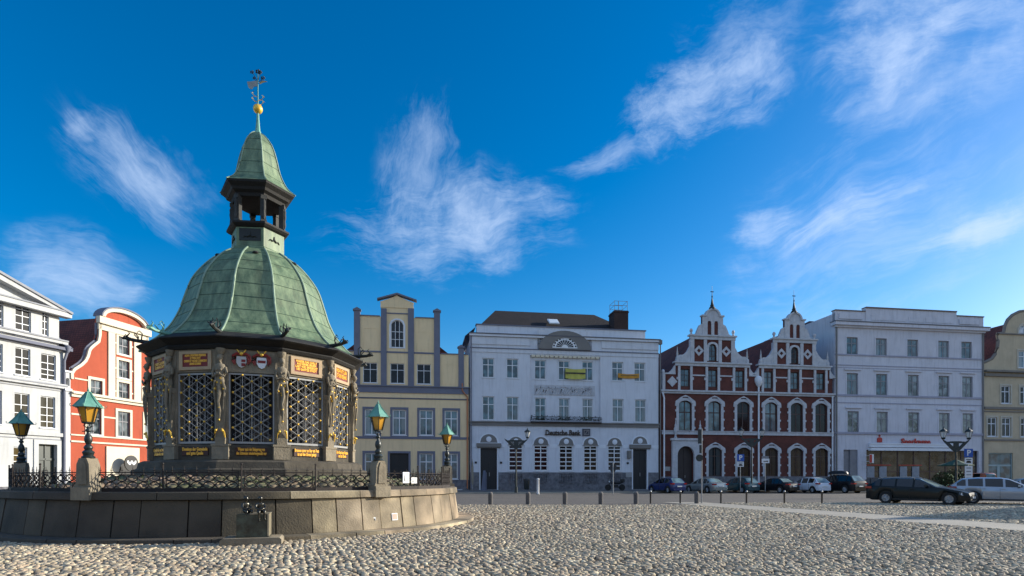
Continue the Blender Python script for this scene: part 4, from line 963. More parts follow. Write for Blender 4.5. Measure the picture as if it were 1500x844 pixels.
# balcony railing with flower boxes
b = MB().box(uR0, uR1, -.45, -.40, zt1+.55, zt1+.60); 
for i in range(60): u = uR0+(uR1-uR0)*i/59; b.box(u-.012, u+.012, -.44, -.41, zt1, zt1+.56)
b.box(uR0, uR1, -.5, .3, zt1-.1, zt1+.02); b.build('balcony_railing', IRON, H)
b = MB(); rg = random.Random(8); LEAFD = mat('dark_box_plants', (.03,.04,.025), .8, .3, 6)
for i in range(500):
    c = Vector((rg.uniform(uR0, uR1), rg.uniform(-.5, -.3), zt1+.25+rg.random()**2*.5*(1 if math.sin(i*.7)>-.3 else .4))); d = [Vector((rg.uniform(-.12,.12), rg.uniform(-.1,.1), rg.uniform(-.1,.1))) for _ in range(3)]; b.add([c+x for x in d], [(0,1,2)])
tag(b.build('balcony_plants', LEAFD, H), kind='stuff')
# relief frieze
u0, u1, z0, z1 = P.u(783.5), P.u(872), P.z(828, 579), P.z(828, 564); b = MB().box(u0, u1, .2, .26, z0, z1); rg = random.Random(2)
for i in range(26):
    u = u0+.3+(u1-u0-.6)*i/25; zc = (z0+z1)/2+rg.uniform(-.12,.12); b.tube([(u-rg.uniform(.05,.3), .19, z0+.08), (u, .17, zc), (u+rg.uniform(-.2,.3), .19, z1-.15)], [.07,.06,.03], 5); b.ball((u, .18, zc+.25), .09, 6)
b.build('relief_frieze', STONETR, H, 50)
# dentils, cornice
zc0, zc1 = P.z(800, 520.5), P.z(800, 513.5)
bandm(H, 'upper_band', 0, U1, zc0+.12, zc1, .07, BANKW); b = MB()
for i in range(15): u = uR0+.15+(uR1-uR0-.7)*i/14; b.box(u, u+.42, -.02, .25, zc0-.22, zc0+.02)
b.build('dentils', CREAM, H)
bandm(H, 'upper_band_line', -.02, U1+.02, zc1, zc1+.10, .14, GREYTR)
for ua, ub in ((.0, uR0), (uR1, U1)): MB().box(ua+.12, ub, -.10, .02, zc1+.45, ZC-.35).build('parapet_panel', BANKW, H)
bandm(H, 'cornice', -.08, U1+.12, ZC-.28, ZC-.05, .28, BANKW); bandm(H, 'cornice_edge', -.12, U1+.16, ZC-.05, ZC+.06, .34, DKLINE)
ua, ub = P.u(699), P.u(947.5); zp = P.z(820, 479)
MB().box(ua, ub, .5, 1.2, ZC-.5, zp).build('attic_parapet', BANKW, H); MB().box(ua-.1, ub+.1, .4, 1.3, zp, zp+.12).build('attic_coping', GREYTR, H)
bandm(H, 'lunette_field', P.u(787), P.u(867), zc1+.1, P.z(826, 484.5), .0, BANKW)
uc = P.u(826.8); wL = P.u(865)-P.u(789); hL = P.z(826, 485)-zc1-.15
def ell(w_, h_, n=20): return [(w_/2*math.cos(PI*i/n), h_*math.sin(PI*i/n)) for i in range(n+1)]
wF = P.u(845)-P.u(808); hF = P.z(826, 496)-P.z(826, 511)
MB().plate(ell(wL, hL), [[(p[0], p[1]+.15) for p in ell(wF, hF)]], -.31, .02).build('great_lunette', TAUPE, H, loc=(uc, 0, zc1+.12))
holes = []
for i in range(10):
    a, c = PI*(i+.2)/10, PI*(i+.8)/10; k0, k1 = .80, .93; holes.append([(wF/2*k0*math.cos(a), hF*k0*math.sin(a)+.12), (wF/2*k1*math.cos(a), hF*k1*math.sin(a)+.12), (wF/2*k1*math.cos(c), hF*k1*math.sin(c)+.12), (wF/2*k0*math.cos(c), hF*k0*math.sin(c)+.12)])
    a, c = PI*(i+.12)/10, PI*(i+.88)/10; k0, k1 = .25, .70; holes.append([(wF/2*k0*math.cos(a), hF*k0*math.sin(a)+.12), (wF/2*k1*math.cos(a), hF*k1*math.sin(a)+.12), (wF/2*k1*math.cos(c), hF*k1*math.sin(c)+.12), (wF/2*k0*math.cos(c), hF*k0*math.sin(c)+.12)])
fw_ = MB().plate([(p[0]*1.0, p[1]*1.05) for p in ell(wF, hF)], holes, -.25, -.15).build('fanlight', FRAMEW, H, loc=(uc, 0, zc1+.25)); MB().plate(ell(wF*.98, hF), [], -.14, -.10).build('pane', GLASSD, fw_)
# roof
ex = .4; r0, r1 = P.u(733), P.u(886); zr = P.z(800, 451)+1.2
rz0 = ZC-.3
V = [(ua+.1, 1.3, zp-.15), (ub-.4, 1.3, zp-.15), (ub+.8, 13, zp-.3), (ua+2.4, 13, zp-.3), (r0+.2, 6.2, zr), (r1+.6, 6.2, zr)]
MB().add(V, [(0,1,5,4), (1,2,5), (2,3,4,5), (3,0,4)]).build('roof', ROOFDK, H)
MB().add([(-.5, .6, ZC-.15), (-.5, 13, ZC-.15), (ua-.1, 13, zp-.2), (ua-.1, .6, zp-.2)], [(0,3,2,1),(0,1,2,3)]).add([(-.5,.6,ZC-.4),(-.5,13,ZC-.4),(-.5,13,ZC-.15),(-.5,.6,ZC-.15)], [(0,1,2,3)]).build('side_roof', GREYTR, H)
sk = MB().box(-.6,.6,-.06,.06,-.75,.75).build('skylight', FRAMEW, H, loc=(P.u(819), 2.9, zp+1.35)); sk.rotation_euler = (R(-58),0,0); MB().box(-.5,.5,-.075,-.06,-.65,.65).build('pane', mat('skylight_glass', (.75,.8,.82), .3, .05), sk)
cu, cw = P.u(917), (P.u(928)-P.u(907)); zc_ = P.z(917, 449); BRICKD = mat_tiles('dark_chimney_brick', (.06,.032,.026), (.045,.026,.022), .25, .085, ms=.01)
ch = MB().box(cu-cw/2, cu+cw/2, 1.6, 3.6, zp-1, zc_).box(cu-cw/2-.06, cu+cw/2+.06, 1.54, 3.66, zc_-.25, zc_-.1).build('chimney', BRICKD, H)
b = MB()
for x in (-1, 1):
    for y in (1.7, 3.5): b.tube([(cu+x*cw*.45, y, zc_), (cu+x*cw*.45, y, zc_+1.15)], .03, 5)
for z in (.6, 1.1):
    b.tube([(cu-cw*.45,1.7,zc_+z),(cu+cw*.45,1.7,zc_+z),(cu+cw*.45,3.5,zc_+z),(cu-cw*.45,3.5,zc_+z),(cu-cw*.45,1.7,zc_+z)], .025, 5)
b.tube([(cu,2.6,zc_),(cu,2.6,zc_+1.4)], .05, 5); b.build('chimney_railing', STEEL, ch)
# sign lettering
SGN = mat('bronze_sign', (.06,.045,.035), .5, .1, metal=.4)
u0, u1 = P.u(798.5), P.u(849.7)
sg = MB().box(u0-.05, u1+.05, -.09, -.03, P.z(824,637.5), P.z(824,636.2)).box(u0+.3, u0+.4, -.05, .02, P.z(824,637), P.z(824,636)).build('bank_sign', SGN, H); text('Deutsche Bank', .85, SGN, sg, ((u0+u1)/2, -.10, P.z(824, 634.5)), width=u1-u0, depth=.08, bold=.02)
u0, u1 = P.u(853), P.u(864); z0, z1 = P.z(858, 638.8), P.z(858, 628.3); lg = MB().box(u0, u1, -.16, -.01, z0, z1).build('logo_box', mat('dark_logo_box', (.04,.04,.06), .5, .1), H)
mz, mu = (z0+z1)/2, (u0+u1)/2; MB().plate([(u0+.12,z0+.12),(u1-.12,z0+.12),(u1-.12,z1-.12),(u0+.12,z1-.12)], [[(u0+.2,z0+.2),(u1-.2,z0+.2),(u1-.2,z1-.2),(u0+.2,z1-.2)]], -.18, -.15).plate([(mu-.2,mz-.2),(mu-.1,mz-.2),(mu+.2,mz+.2),(mu+.1,mz+.2)], [], -.18, -.15).build('logo_mark', mat('logo_grey', (.22,.21,.2), .5, .05), lg)
MB().box(-.2,.2,-.32,-.02,0,.9).box(-.14,.14,-.35,-.31,.1,.8).build('wall_lamp', TAUPE, H, loc=(P.u(920.8), 0, P.z(920, 672)))
MB().box(-.35,.35,-.06,.02,0,.55).build('name_plates', STEEL, H, loc=(P.u(920.5), -.08, P.z(920, 699)))
for u in (P.u(697), P.u(734), P.u(919.5)): MB().box(-.12,.12,-.06,.02,0,.22).build('bell_plate', DOORBK, H, loc=(u, 0, P.z(800, 679.5)))
MB().tube([(.12,-.12,.3),(.12,-.12,ZC-.3)], .07, 8).build('downpipe', GREYTR, H)
MB().tube([(U1+.18,-.12,.3),(U1+.18,-.12,ZC-.3)], .07, 8).box(U1-.02,U1+.35,-.3,.1,ZC-.5,ZC-.02).build('downpipe', TAUPE, H)
for (xa, xb, ya, yb, m_, lab) in ((828, 857.3, 540, 554.5, mat('yellow_banner_cloth', (.50,.47,.10), .8, .1, 2), 'yellow banner with a dark stripe stretched between two upper bank windows'), (905, 936, 547.2, 553.6, mat('orange_banner_cloth', (.55,.26,.03), .8, .1, 2), 'narrow orange banner stretched between the two upper right bank windows')):
    ua_, ub_ = P.u(xa), P.u(xb); z0, z1 = P.z((xa+xb)/2, yb), P.z((xa+xb)/2, ya); o = thing('banner', lab, 'banner', (0,0,0), P.a, 'banners on the bank front')
    o.location = (P.P[0]+P.d[0]*ua_, P.P[1]+P.d[1]*ua_, z0); V = []; nn = 14
    for i in range(nn+1):
        for zz in (0, z1-z0): V.append((i/nn*(ub_-ua_), -.10+.035*math.sin(i*1.3)+.02*math.sin(i*.5+zz), zz-.10*math.sin(PI*i/nn)))
    b = MB().add(V, [(2*i, 2*i+2, 2*i+3, 2*i+1) for i in range(nn)]); c_ = b.build('cloth', m_, o)
    if ya == 540: MB().box(.02, ub_-ua_-.02, -.16, -.15, (z1-z0)*.44, (z1-z0)*.58).build('dark_stripe', BLACKP, o)
    else:
        MB().box(.3, ub_-ua_-.3, -.16, -.15, (z1-z0)*.45, (z1-z0)*.55).build('dark_line', BRONZE, o)

# ===== twin gabled red brick house
H = house('red_brick_house', 'dark red brick house with two white-trimmed ornate gables topped by little spires', P)
ug0, ug1 = P.u(968.5), P.u(1221); c1, c2 = P.u(1043.7), P.u(1163.7); dd = c2-c1
q_ = lambda x, y: (P.u(x)-c1, P.z(x, y))                 # measured on the first gable, relative to its axis
Zm = P.z(1040, 575); 
def sym(*pts): return [(abs(q_(x, y)[0]), q_(x, y)[1]) for x, y in pts]
zA, zAt = Zm+.5, P.z(1040, 537.5); zAe = P.z(1040, 531.5); zT2 = P.z(1040, 498); zT2e = P.z(1040, 492); zT3 = P.z(1040, 464); zTop = P.z(1044, 453.5)
hw1 = (P.u(1098)-P.u(990))/2; hw2 = (P.u(1076)-P.u(1012))/2; hw3 = (P.u(1058.5)-P.u(1028.4))/2; hwF = dd/2
w1 = [wpx(P, a, b_, 589, 633) for a, b_ in ((993.7,1013.6),(1037.3,1055.7),(1080,1097.4),(1120,1138.7),(1157.8,1176),(1193.8,1211.6))]; w1 = even(w1)
for q in w1: q[4] = q[2]*.24
w0 = even([wpx(P, a, b_, 656, 698) for a, b_ in ((1037.9,1057),(1080,1099),(1120,1139.5),(1157.5,1176.5),(1194,1212.5))])
for q in w0: q[4] = q[2]*.24
portal = wpx(P, 991, 1015.5, 653.8, 718); portal[4] = portal[2]/2; portal[3] += portal[1]-.13; portal[1] = .13
outer = [(ug0,0),(ug1,0),(ug1,Zm),(ug0,Zm)]
wall(H, outer, w1+w0+[portal], BRICK, 18, Zm-.2)
for i, q in enumerate(w1): window(H, *q, depth=.16, rows=(.38,), fw=.13, mw=.12, frame=FRAMEB, glass=GLASS if i in (0,1,3) else GLASSD); surround(H, q, .30, .08, STONETR, ears=True)
for q in w0: window(H, *q, depth=.16, rows=(.3,), cols=2, fw=.10, mw=.08, frame=FRAMEB, glass=GLASSD, sill=False); surround(H, q, .26, .08, STONETR, ears=True)
bandm(H, 'string_course', ug0+.05, ug1-.05, P.z(1040, 637), P.z(1040, 632.5), .14, STONETR)
bandm(H, 'string_course_lip', ug0, ug1, P.z(1040, 632.5), P.z(1040, 631.5), .22, STONETR)
bandm(H, 'plinth', P.u(1026), ug1-.02, .12, P.z(1040, 698), .10, PLINTH); bandm(H, 'plinth', ug0, P.u(983), .12, P.z(1040, 698), .10, PLINTH)
uu0, uu1 = P.u(983.3), P.u(1025.5); zz = P.z(1004, 645.5)
pt = MB().plate([(uu0,.12),(portal[0]-portal[2]/2,.12),(portal[0]-portal[2]/2,.2),(portal[0]-portal[2]/2, portal[3]-portal[4]+.13)]+[(portal[0]-portal[2]/2*math.cos(PI*i/14), .13+portal[3]-portal[4]+portal[4]*math.sin(PI*i/14)) for i in range(1,14)]+[(portal[0]+portal[2]/2, portal[3]-portal[4]+.13),(portal[0]+portal[2]/2,.12),(uu1,.12),(uu1,zz),(uu0,zz)], [], -.32, .02)
pt.box(uu0-.15, uu1+.15, -.45, .02, zz, zz+.25); pt.build('portal', STONETR, H)
d = MB().plate(outline(portal[2], portal[3], portal[4]), [], .28, .33).box(-.03,.03,.24,.28,0,portal[3]-.3).build('door', DOORBR, H, loc=(portal[0],0,portal[1])); MB().box(.08,.14,.2,.24,1.3,1.6).build('handle', STEEL, d)
# statues-like consoles above the portal
for u in (P.u(988), P.u(1024)): MB().lathe([(.16,0),(.2,.1),(.1,.2),(.16,.6),(.2,1.1),(.1,1.35),(.13,1.5),(.05,1.65),(.02,2.1)], n=10).build('portal_pinnacle', STONETR, H, 50, loc=(u, -.28, zz+.25))
def voluteshape(w_, h_, fl_):
    pts = [(0,0),(w_,0),(w_*1.0,h_*.16),(w_*.93,h_*.33),(w_*.75,h_*.42),(w_*.55,h_*.42),(w_*.40,h_*.50),(w_*.22,h_*.66),(w_*.10,h_*.85),(0,h_)]
    return [(fl_*x, z) for x, z in pts]
zaw = (P.z(1045, 567.5), P.z(1045, 541.7)); aw = (P.u(1052.5)-P.u(1038.7)); au = (P.u(1084.8)-P.u(1005))/2
nw = (P.u(1049.8)-P.u(1038.3)); nz0, nz1 = P.z(1044, 529), P.z(1044, 504)
for gi, gc in enumerate((c1, c2)):
    # brick storeys of the gable
    atw = [[gc+s*au, zaw[0], aw, zaw[1]-zaw[0], 0] for s in (-1, 0, 1)]; nw_ = [gc, nz0, nw, nz1-nz0, nw/2]
    lw = (gc-c1 < .1 and (gc-ug0-.15)) or dd/2; rw = dd/2 if gi == 0 else ug1-gc-.15
    ol = [(gc-lw, Zm), (gc+rw, Zm), (gc+rw, P.z(1040,550)), (gc+hw1, P.z(1040,550)), (gc+hw1, zAe), (gc+hw2, zAe), (gc+hw2, zT2e), (gc+hw3, zT2e), (gc+hw3, zT3)]
    ol += [(gc+hw3*.72*math.cos(PI*i/10), zT3+(zTop-zT3)*math.sin(PI*i/10)) for i in range(11)]
    ol += [(gc-hw3, zT3), (gc-hw3, zT2e), (gc-hw2, zT2e), (gc-hw2, zAe), (gc-hw1, zAe), (gc-hw1, P.z(1040,550)), (gc-lw, P.z(1040,550))]
    g = MB().plate(ol, [shift(outline(q[2], q[3], q[4]), q[0], q[1]) for q in atw+[nw_]], 0, .34).build('gable', BRICK, H)
    for q in atw: window(H, *q, depth=.16, rows=(.33,.66), fw=.11, mw=.05, frame=FRAMEB, glass=GLASS, sill=False)
    window(H, *nw_, depth=.16, rows=(.4,.7), fw=.12, mw=.06, frame=FRAMEB, glass=GLASSD if gi else GLASS, sill=False)
    t_ = MB()
    for q in atw:
        for s in (-1, 1): t_.box(q[0]+s*(q[2]/2+.02), q[0]+s*(q[2]/2+.30), -.12, .02, Zm+.06, zAt)
        for s in (-1, 1): t_.box(q[0]+s*(q[2]/2+.30), q[0]+s*(q[2]/2+.46), -.10, .02, zaw[0]+.8, zaw[0]+1.1)
    for sg in (-1, 1): t_.box(gc+sg*(aw/2+.33), gc+sg*(au-aw/2-.33), -.07, .02, P.z(1040,551.5), P.z(1040,549.5))
    t_.box(gc-hw1-.05, gc+hw1+.05, -.18, .02, zAt+.02, zAe-.14); t_.box(gc-hw1-.2, gc+hw1+.2, -.32, .38, zAe-.14, zAe+.03)
    for s in (-1, 1):
        t_.box(gc+s*(hw2-.42), gc+s*(hw2+.04), -.12, .36, zAe+.04, zT2); t_.box(gc+s*(nw/2+.24), gc+s*(nw/2+.62), -.12, .02, zAe+.04, zT2)
        # diamonds
        mu_, mz_ = gc+s*((hw2-.42)+(nw/2+.62))/2, P.z(1044, 514.5); dm = .62
        t_.plate([(mu_-dm,mz_),(mu_,mz_-dm),(mu_+dm,mz_),(mu_,mz_+dm)], [[(mu_-.25,mz_),(mu_,mz_-.25),(mu_+.25,mz_),(mu_,mz_+.25)]], -.06, .02)
        e0, e1 = hw2-.42, nw/2+.62
        t_.box(gc+s*e1, mu_-s*dm*.9, -.05, .02, mz_-.05, mz_+.05); t_.box(mu_+s*dm*.9, gc+s*e0, -.05, .02, mz_-.05, mz_+.05)
    t_.plate(shift(outline(nw, nz1-nz0, nw/2, .22), gc, nz0), [shift(outline(nw, nz1-nz0, nw/2), gc, nz0)], -.08, .02)
    t_.box(gc-hw2-.1, gc+hw2+.1, -.16, .02, zT2, zT2e-.12); t_.box(gc-hw2-.22, gc+hw2+.22, -.3, .38, zT2e-.12, zT2e+.05)
    # top tier, twin blind niches
    no, nn2 = [(gc-hw3,zT2e+.05),(gc+hw3,zT2e+.05),(gc+hw3,zT3),]+[(gc+hw3*.70*math.cos(PI*i/10), zT3+.02+(zTop-zT3)*.95*math.sin(PI*i/10)) for i in range(11)]+[(gc-hw3,zT3)], []
    wn = .48; hn = P.z(1040,470)-P.z(1040,492)-.1
    for s in (-1, 1): nn2.append(shift(outline(wn, hn, wn/2), gc+s*.42, zT2e+.07))
    t_.plate(no, nn2, -.10, .02)
    t_.box(gc-hw3-.12, gc-hw3*.68, -.22, .38, zT3, zT3+.16); t_.box(gc+hw3*.68, gc+hw3+.12, -.22, .38, zT3, zT3+.16)
    arc = [(gc+hw3*.74*math.cos(PI*i/12), zT3+(zTop+.12-zT3)*math.sin(PI*i/12)) for i in range(13)]; arc2 = [(gc+hw3*.60*math.cos(PI*i/12), zT3+(zTop-.06-zT3)*math.sin(PI*i/12)) for i in range(12,-1,-1)]
    t_.plate(arc+arc2, [], -.24, .4)
    # scrolls beside the tiers
    for s in (-1, 1):
        vs = shift(voluteshape(hw1-hw2-.15, P.z(1040,508)-zAe, s), gc+s*(hw2+.04), zAe+.03); t_.plate(vs, [], -.08, .3)
        vi = [(gc+s*(hw2+.35+.52)+.52*math.cos(a), zAe+.08+.62*max(0,math.sin(a))) for a in [PI*i/10 for i in range(11)]]; t_.plate(vi, [], -.13, -.07)
        t_.plate(shift([(s*0,0),(s*(hw2-hw3-.35),0),(s*(hw2-hw3-.7),.22),(s*(hw2-hw3)*.45,.5),(s*.35,1.15),(0,1.35)], gc+s*hw3, zT2e+.05), [], -.06, .3)
        e_ = (rw if s > 0 else lw)
        t_.plate(shift([(0,0),(s*1.0,0),(s*.75,.18),(s*.35,.5),(0,1.05)], gc+s*hw1, P.z(1040,549)), [], -.06, .3)
    t_.box(gc-lw, gc-hw1, -.12, .38, P.z(1040,550), P.z(1040,548)); t_.box(gc+hw1, gc+rw, -.12, .38, P.z(1040,550), P.z(1040,548))
    # big diamond / roundel in the outer panels
    if gi == 0:
        du_, dz_ = P.u(984.5), P.z(984.5, 559); dm = .62; t_.plate([(du_-dm,dz_),(du_,dz_-dm),(du_+dm,dz_),(du_,dz_+dm)], [], -.08, .02); t_.box(ug0+.1, ug0+.42, -.2, .36, Zm+.05, P.z(972, 547)); 
    t_.build('gable_trim', STONETR, H)
    for s in (-1, 1):
        f_ = MB(); u = gc+s*(hw1-.25); f_.box(u-.16,u+.16,-.16,.16,zAe+.03,zAe+.5); f_.lathe([(.17,zAe+.5),(.12,zAe+.6),(.10,zAe+.75),(.14,zAe+.8),(.02,zAe+1.75)], c=(u,0,0), n=6)
        f_.build('obelisk', STONETR, H, 50); f_ = MB(); u = gc+s*(hw2-.1); f_.lathe([(.12,0),(.16,.1),(.09,.22),(.2,.42),(.16,.62),(.05,.72)], c=(u,.05,zT2e+.06), n=8)
        f_.build('finial', STONETR, H, 50)
    if gi == 0: MB().ball((ug0+.26,.08,P.z(972,547)+.22), .22, 8, 1.3).build('finial', STONETR, H, 50)
    z_ = zTop+.1; fl_ = MB().lathe([(.42,-.1),(.36,.12),(.20,.3),(.24,.42),(.17,.50),(.10,1.0),(.05,1.35),(.11,1.42),(.05,1.5),(.03,1.9)], c=(gc,.1,z_), n=8).box(gc-.2,gc+.2,.08,.12,z_+1.95,z_+2.05).tube([(gc,.1,z_+1.9),(gc,.1,z_+2.7)], .02, 4).build('spire', COPPERD, H, 50)
    # steep roof with its ridge running back from the gable
    zr = P.z(1044, 478); e0 = gc-dd/2; e1 = gc+dd/2
    if gi == 0: e0 = ug0+.05
    else: e1 = ug1-.05
    m_ = (e0+e1)/2; m_ = gc
    MB().add([(e0,.3,Zm+.1),(e0,18,Zm+.1),(m_,18,zr),(m_,.3,zr),(e1,.3,Zm+.1),(e1,18,Zm+.1)], [(0,3,2,1),(4,5,2,3),(1,2,5),(0,4,3)]).build('roof', ROOFRD, H)
bandm(H, 'main_cornice', ug0, ug1, Zm-.22, Zm, .16, STONETR); bandm(H, 'main_cornice_lip', ug0-.1, ug1+.05, Zm, Zm+.18, .34, STONETR)
MB().tube([(P.u(1110),-.2,.3),(P.u(1110),-.2,P.z(1110,566))], .10, 8).lathe([(.14,0),(.32,.25),(.42,.55),(.42,.75)], c=(P.u(1110),-.2,P.z(1110,567)), n=10).lathe([(.4,0),(.44,.3),(.42,.55),(.25,.75)], c=(P.u(1110),-.1,P.z(1110,561)), n=10).build('downpipe', LTRIM, H, 50)
MB().tube([(ug0+.3,-.15,.3),(ug0+.3,-.15,Zm-.8),(ug0+.05,-.28,Zm-.1)], .10, 8).build('downpipe', LTRIM, H, 50)
MB().tube([(ug1-.25,-.15,.3),(ug1-.25,-.15,Zm-.1)], .09, 8).build('downpipe', LTRIM, H, 50)
MB().box(-.35,.35,-.04,.02,0,.5).build('name_plate', STEEL, H, loc=(P.u(977.5), 0, P.z(977, 690)))

# ===== lilac-white house with a parapet, savings bank below
H = house('parapet_house', 'tall lilac-white flat-parapet house with a savings bank shopfront and red lettering', P)
u0, u1 = P.u(1223), P.u(1440); ZP = P.z(1223, 476); ZT = P.z(1223, 455)
r3 = even([wpx(P, a, b_, ya, yb) for a, b_, ya, yb in ((1240,1256.5,494,520),(1282.5,1299,495,521),(1328.7,1345,497.5,523.5),(1374.5,1389.5,499.5,524.5),(1408,1423.5,502,527))])
r2 = even([wpx(P, a, b_, ya, yb) for a, b_, ya, yb in ((1240,1257,546.6,578),(1282.8,1300,547.5,579),(1329.2,1346,549,580.5),(1375,1390,551,582),(1409.5,1424.5,552.5,583.5))])
r1 = even([wpx(P, a, b_, ya, yb) for a, b_, ya, yb in ((1241.3,1258,603,633.7),(1283.7,1300.6,603.5,634),(1330,1346.7,604,634.5),(1375.3,1390.8,605,635),(1410,1425,605.5,635.5))])
sh = wpx(P, 1269, 1433, 659.8, 716); sh[3] += sh[1]-.35; sh[1] = .35; dr = wpx(P, 1235.5, 1256.5, 658.8, 717); dr[3] += dr[1]-.13; dr[1] = .13
wall(H, [(u0,0),(u1,0),(u1,ZT-.3),(u0,ZT-.3)], r3+r2+r1+[sh, dr], LILAC, 15, ZT-.31)
SILLM[0] = LILAC
for q in r3+r2+r1: window(H, *q, depth=.12, rows=(.33,), fw=.12, mw=.11, frame=FRAMEG, glass=GLASS if q in r3+r2[:2] else GLASSC); surround(H, q, .16, .03, LILAC)
for q in r2+r1: MB().box(-q[2]/2-.35, q[2]/2+.35, -.2, .02, 0, .14).build('window_hood', LILAC, H, loc=(q[0], 0, q[1]+q[3]+.35))
zz = lambda y: P.z(1240, y)
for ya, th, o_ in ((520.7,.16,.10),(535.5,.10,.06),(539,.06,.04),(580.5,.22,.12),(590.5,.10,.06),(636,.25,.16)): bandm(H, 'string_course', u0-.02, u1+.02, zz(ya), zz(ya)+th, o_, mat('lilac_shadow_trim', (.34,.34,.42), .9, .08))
b = MB().box(u0-.1, u1+.1, -.25, .02, ZP-.28, ZP-.06).box(u0-.3, u1+.45, -.55, .4, ZP-.06, ZP+.32)
b.build('main_cornice', LILAC, H); MB().box(u0-.35, u1+.5, -.62, .42, ZP+.32, ZP+.42).build('cornice_edge', DKLINE, H)
b = MB().box(u0, P.u(1267), -.05, .5, ZP+.42, ZT).box(P.u(1267), P.u(1400), -.12, .5, ZP+.42, ZT+.45).box(P.u(1400), u1, -.05, .5, ZP+.42, ZT)
for a, c in ((1228,1262),(1275,1325),(1330,1350),(1355,1394),(1404,1434)): b.box(P.u(a), P.u(c), -.16, -.05, ZP+.75, ZT-.35)
b.build('parapet', LILAC, H)
MB().box(u0-.05, P.u(1267)+.0, -.15, .6, ZT, ZT+.12).box(P.u(1267)+.01, P.u(1400), -.22, .6, ZT+.45, ZT+.6).box(P.u(1400)+.01, u1+.05, -.15, .6, ZT, ZT+.12).build('parapet_coping', mat('brown_coping', (.18,.13,.11), .8, .1), H)
MB().add([(u0+.5, 4, ZT-.3),(u0+.5, 14.5, ZT-.3),(u0+9, 14.5, ZT-.3),(u0+9,4,ZT-.3),(u0+3,9,ZT+1.2),(u0+7,9,ZT+1.2)], [(0,3,5,4),(0,4,1),(1,4,5,2),(2,5,3)]).build('roof', ROOFRX, H)
# rusticated ground floor
b = MB()
for g0, g1 in ((u0, dr[0]-dr[2]/2), (dr[0]+dr[2]/2, sh[0]-sh[2]/2), (sh[0]+sh[2]/2, u1)):
    z = .3; b = MB()
    while z < zz(659): b.box(g0+.02, g1-.02, -.05, .02, z, z+.40); z += .46
    b.build('rustication', LILAC, H)
q = dr; MB().box(-q[2]/2,q[2]/2,.28,.33,0,q[3]).box(.02,q[2]/2,.1,.27,0,q[3]).build('door', FRAMEG, H, loc=(q[0],0,q[1]))
q = sh; hs_ = []; n = 7; fwid = q[2]/n
for i in range(n): 
    for za, zb in ((.15, q[3]*.40), (q[3]*.40+.1, q[3]-.12)): hs_.append([(-q[2]/2+i*fwid+.06, za),(-q[2]/2+(i+1)*fwid-.06, za),(-q[2]/2+(i+1)*fwid-.06, zb),(-q[2]/2+i*fwid+.06, zb)])
sf = MB().plate([(-q[2]/2,0),(q[2]/2,0),(q[2]/2,q[3]),(-q[2]/2,q[3])], hs_, .2, .3).build('shopfront', mat('dark_red_brown_frame', (.06,.022,.02), .5, .1), H, loc=(q[0],0,q[1])); MB().box(-q[2]/2+.03,q[2]/2-.03,.25,.27,.03,q[3]-.03).build('pane', mat_glass('shop_glass', (.03,.035,.03), .08, curtain=(.06,.06,.05)), sf)
for i, (px_, w_) in enumerate(((1277,1.0),(1295,1.0),(1325,1.0),(1343,1.0))): MB().box(-w_/2,w_/2,.16,.19,0,1.35).build('poster', mat('pale_poster', (.30,.33,.38), .6, .2, 2), H, loc=(P.u(px_),0,P.z(px_,699.5)))
for xa, xb in ((1271,1307),(1318,1352)): MB().box(P.u(xa),P.u(xb),.15,.19,P.z(1300,682),P.z(1300,680.8)).build('red_rail', SIGNRED, H)
b = MB().box(P.u(1272),P.u(1399),-.45,.02,zz(660),zz(656)).box(P.u(1272),P.u(1398),-.28,.02,zz(653.5)-.1,zz(649.5)).box(P.u(1272),P.u(1399),-.34,-.28,zz(649.5)-.1,zz(649)); b.build('shop_canopy', LTRIM, H)
text('Sparkasse', 1.0, SIGNRED, sf, (P.u(1340.5)-q[0], -.12, zz(645)-.12-q[1]), width=P.u(1362)-P.u(1319), depth=.08, bold=.03)
o = MB().plate([(-.3,0),(.3,0),(.34,.3),(.28,.52),(.1,.6),(-.1,.6),(-.28,.52),(-.34,.3)], [], -.1, .02).ball((.0,-.04,.78), .13, 8).build('red_logo', SIGNRED, H, loc=(P.u(1288),0,zz(647.5)))
o = MB().box(-.0,.55,-1.0,-.94,0,1.05).tube([(.2,-.95,.2),(.2,0,.2)], .03, 5).tube([(.2,-.95,.9),(.2,0,.9)], .03, 5).build('hanging_sign', SIGNW, H, loc=(P.u(1265),0,zz(678.5))); MB().box(-.02,.3,-1.03,-1.0,.05,1.0).build('red_half', SIGNRED, o)
MB().tube([(u1-.1,-.12,.3),(u1-.1,-.12,ZP)], .09, 8).build('downpipe', TAUPE, H)
MB().tube([(u0+.15,-.12,.3),(u0+.15,-.12,ZP)], .09, 8).build('downpipe', TAUPE, H)
SILLM[0] = LTRIM
# ===== beige house with curved gable
H = house('beige_gable_house', 'beige house with curved scroll gable and brown roof, rightmost of the row', P)
u0, u1 = P.u(1441.5), P.u(1575); uc = (u0+u1)/2; ze = P.z(1460, 548); zq = lambda y: P.z(1470, y)
gx = [(1441.5,532),(1446,530),(1454,526),(1459,519),(1462,510),(1463,500),(1462,489),(1471,488),(1473,478),(1477,469),(1484,462),(1494,457),(1507,455.5)]
gp = [(P.u(x), P.z(x, y)) for x, y in gx]; gpl = [(min(a, uc), z) for a, z in gp]
w_a = [wpx(P, 1492, 1509, 476, 489)]; w_a[0][4] = w_a[0][2]*.45; w_g = [wpx(P, 1491.5, 1510, 514, 539)]; wA = even([wpx(P, 1466.5, 1480, 565, 591), wpx(P, 1494, 1508, 566, 592)]); wB = even([wpx(P, a, a+13.6, 612, 640) for a in (1446.5, 1467.3, 1495, 1516)])
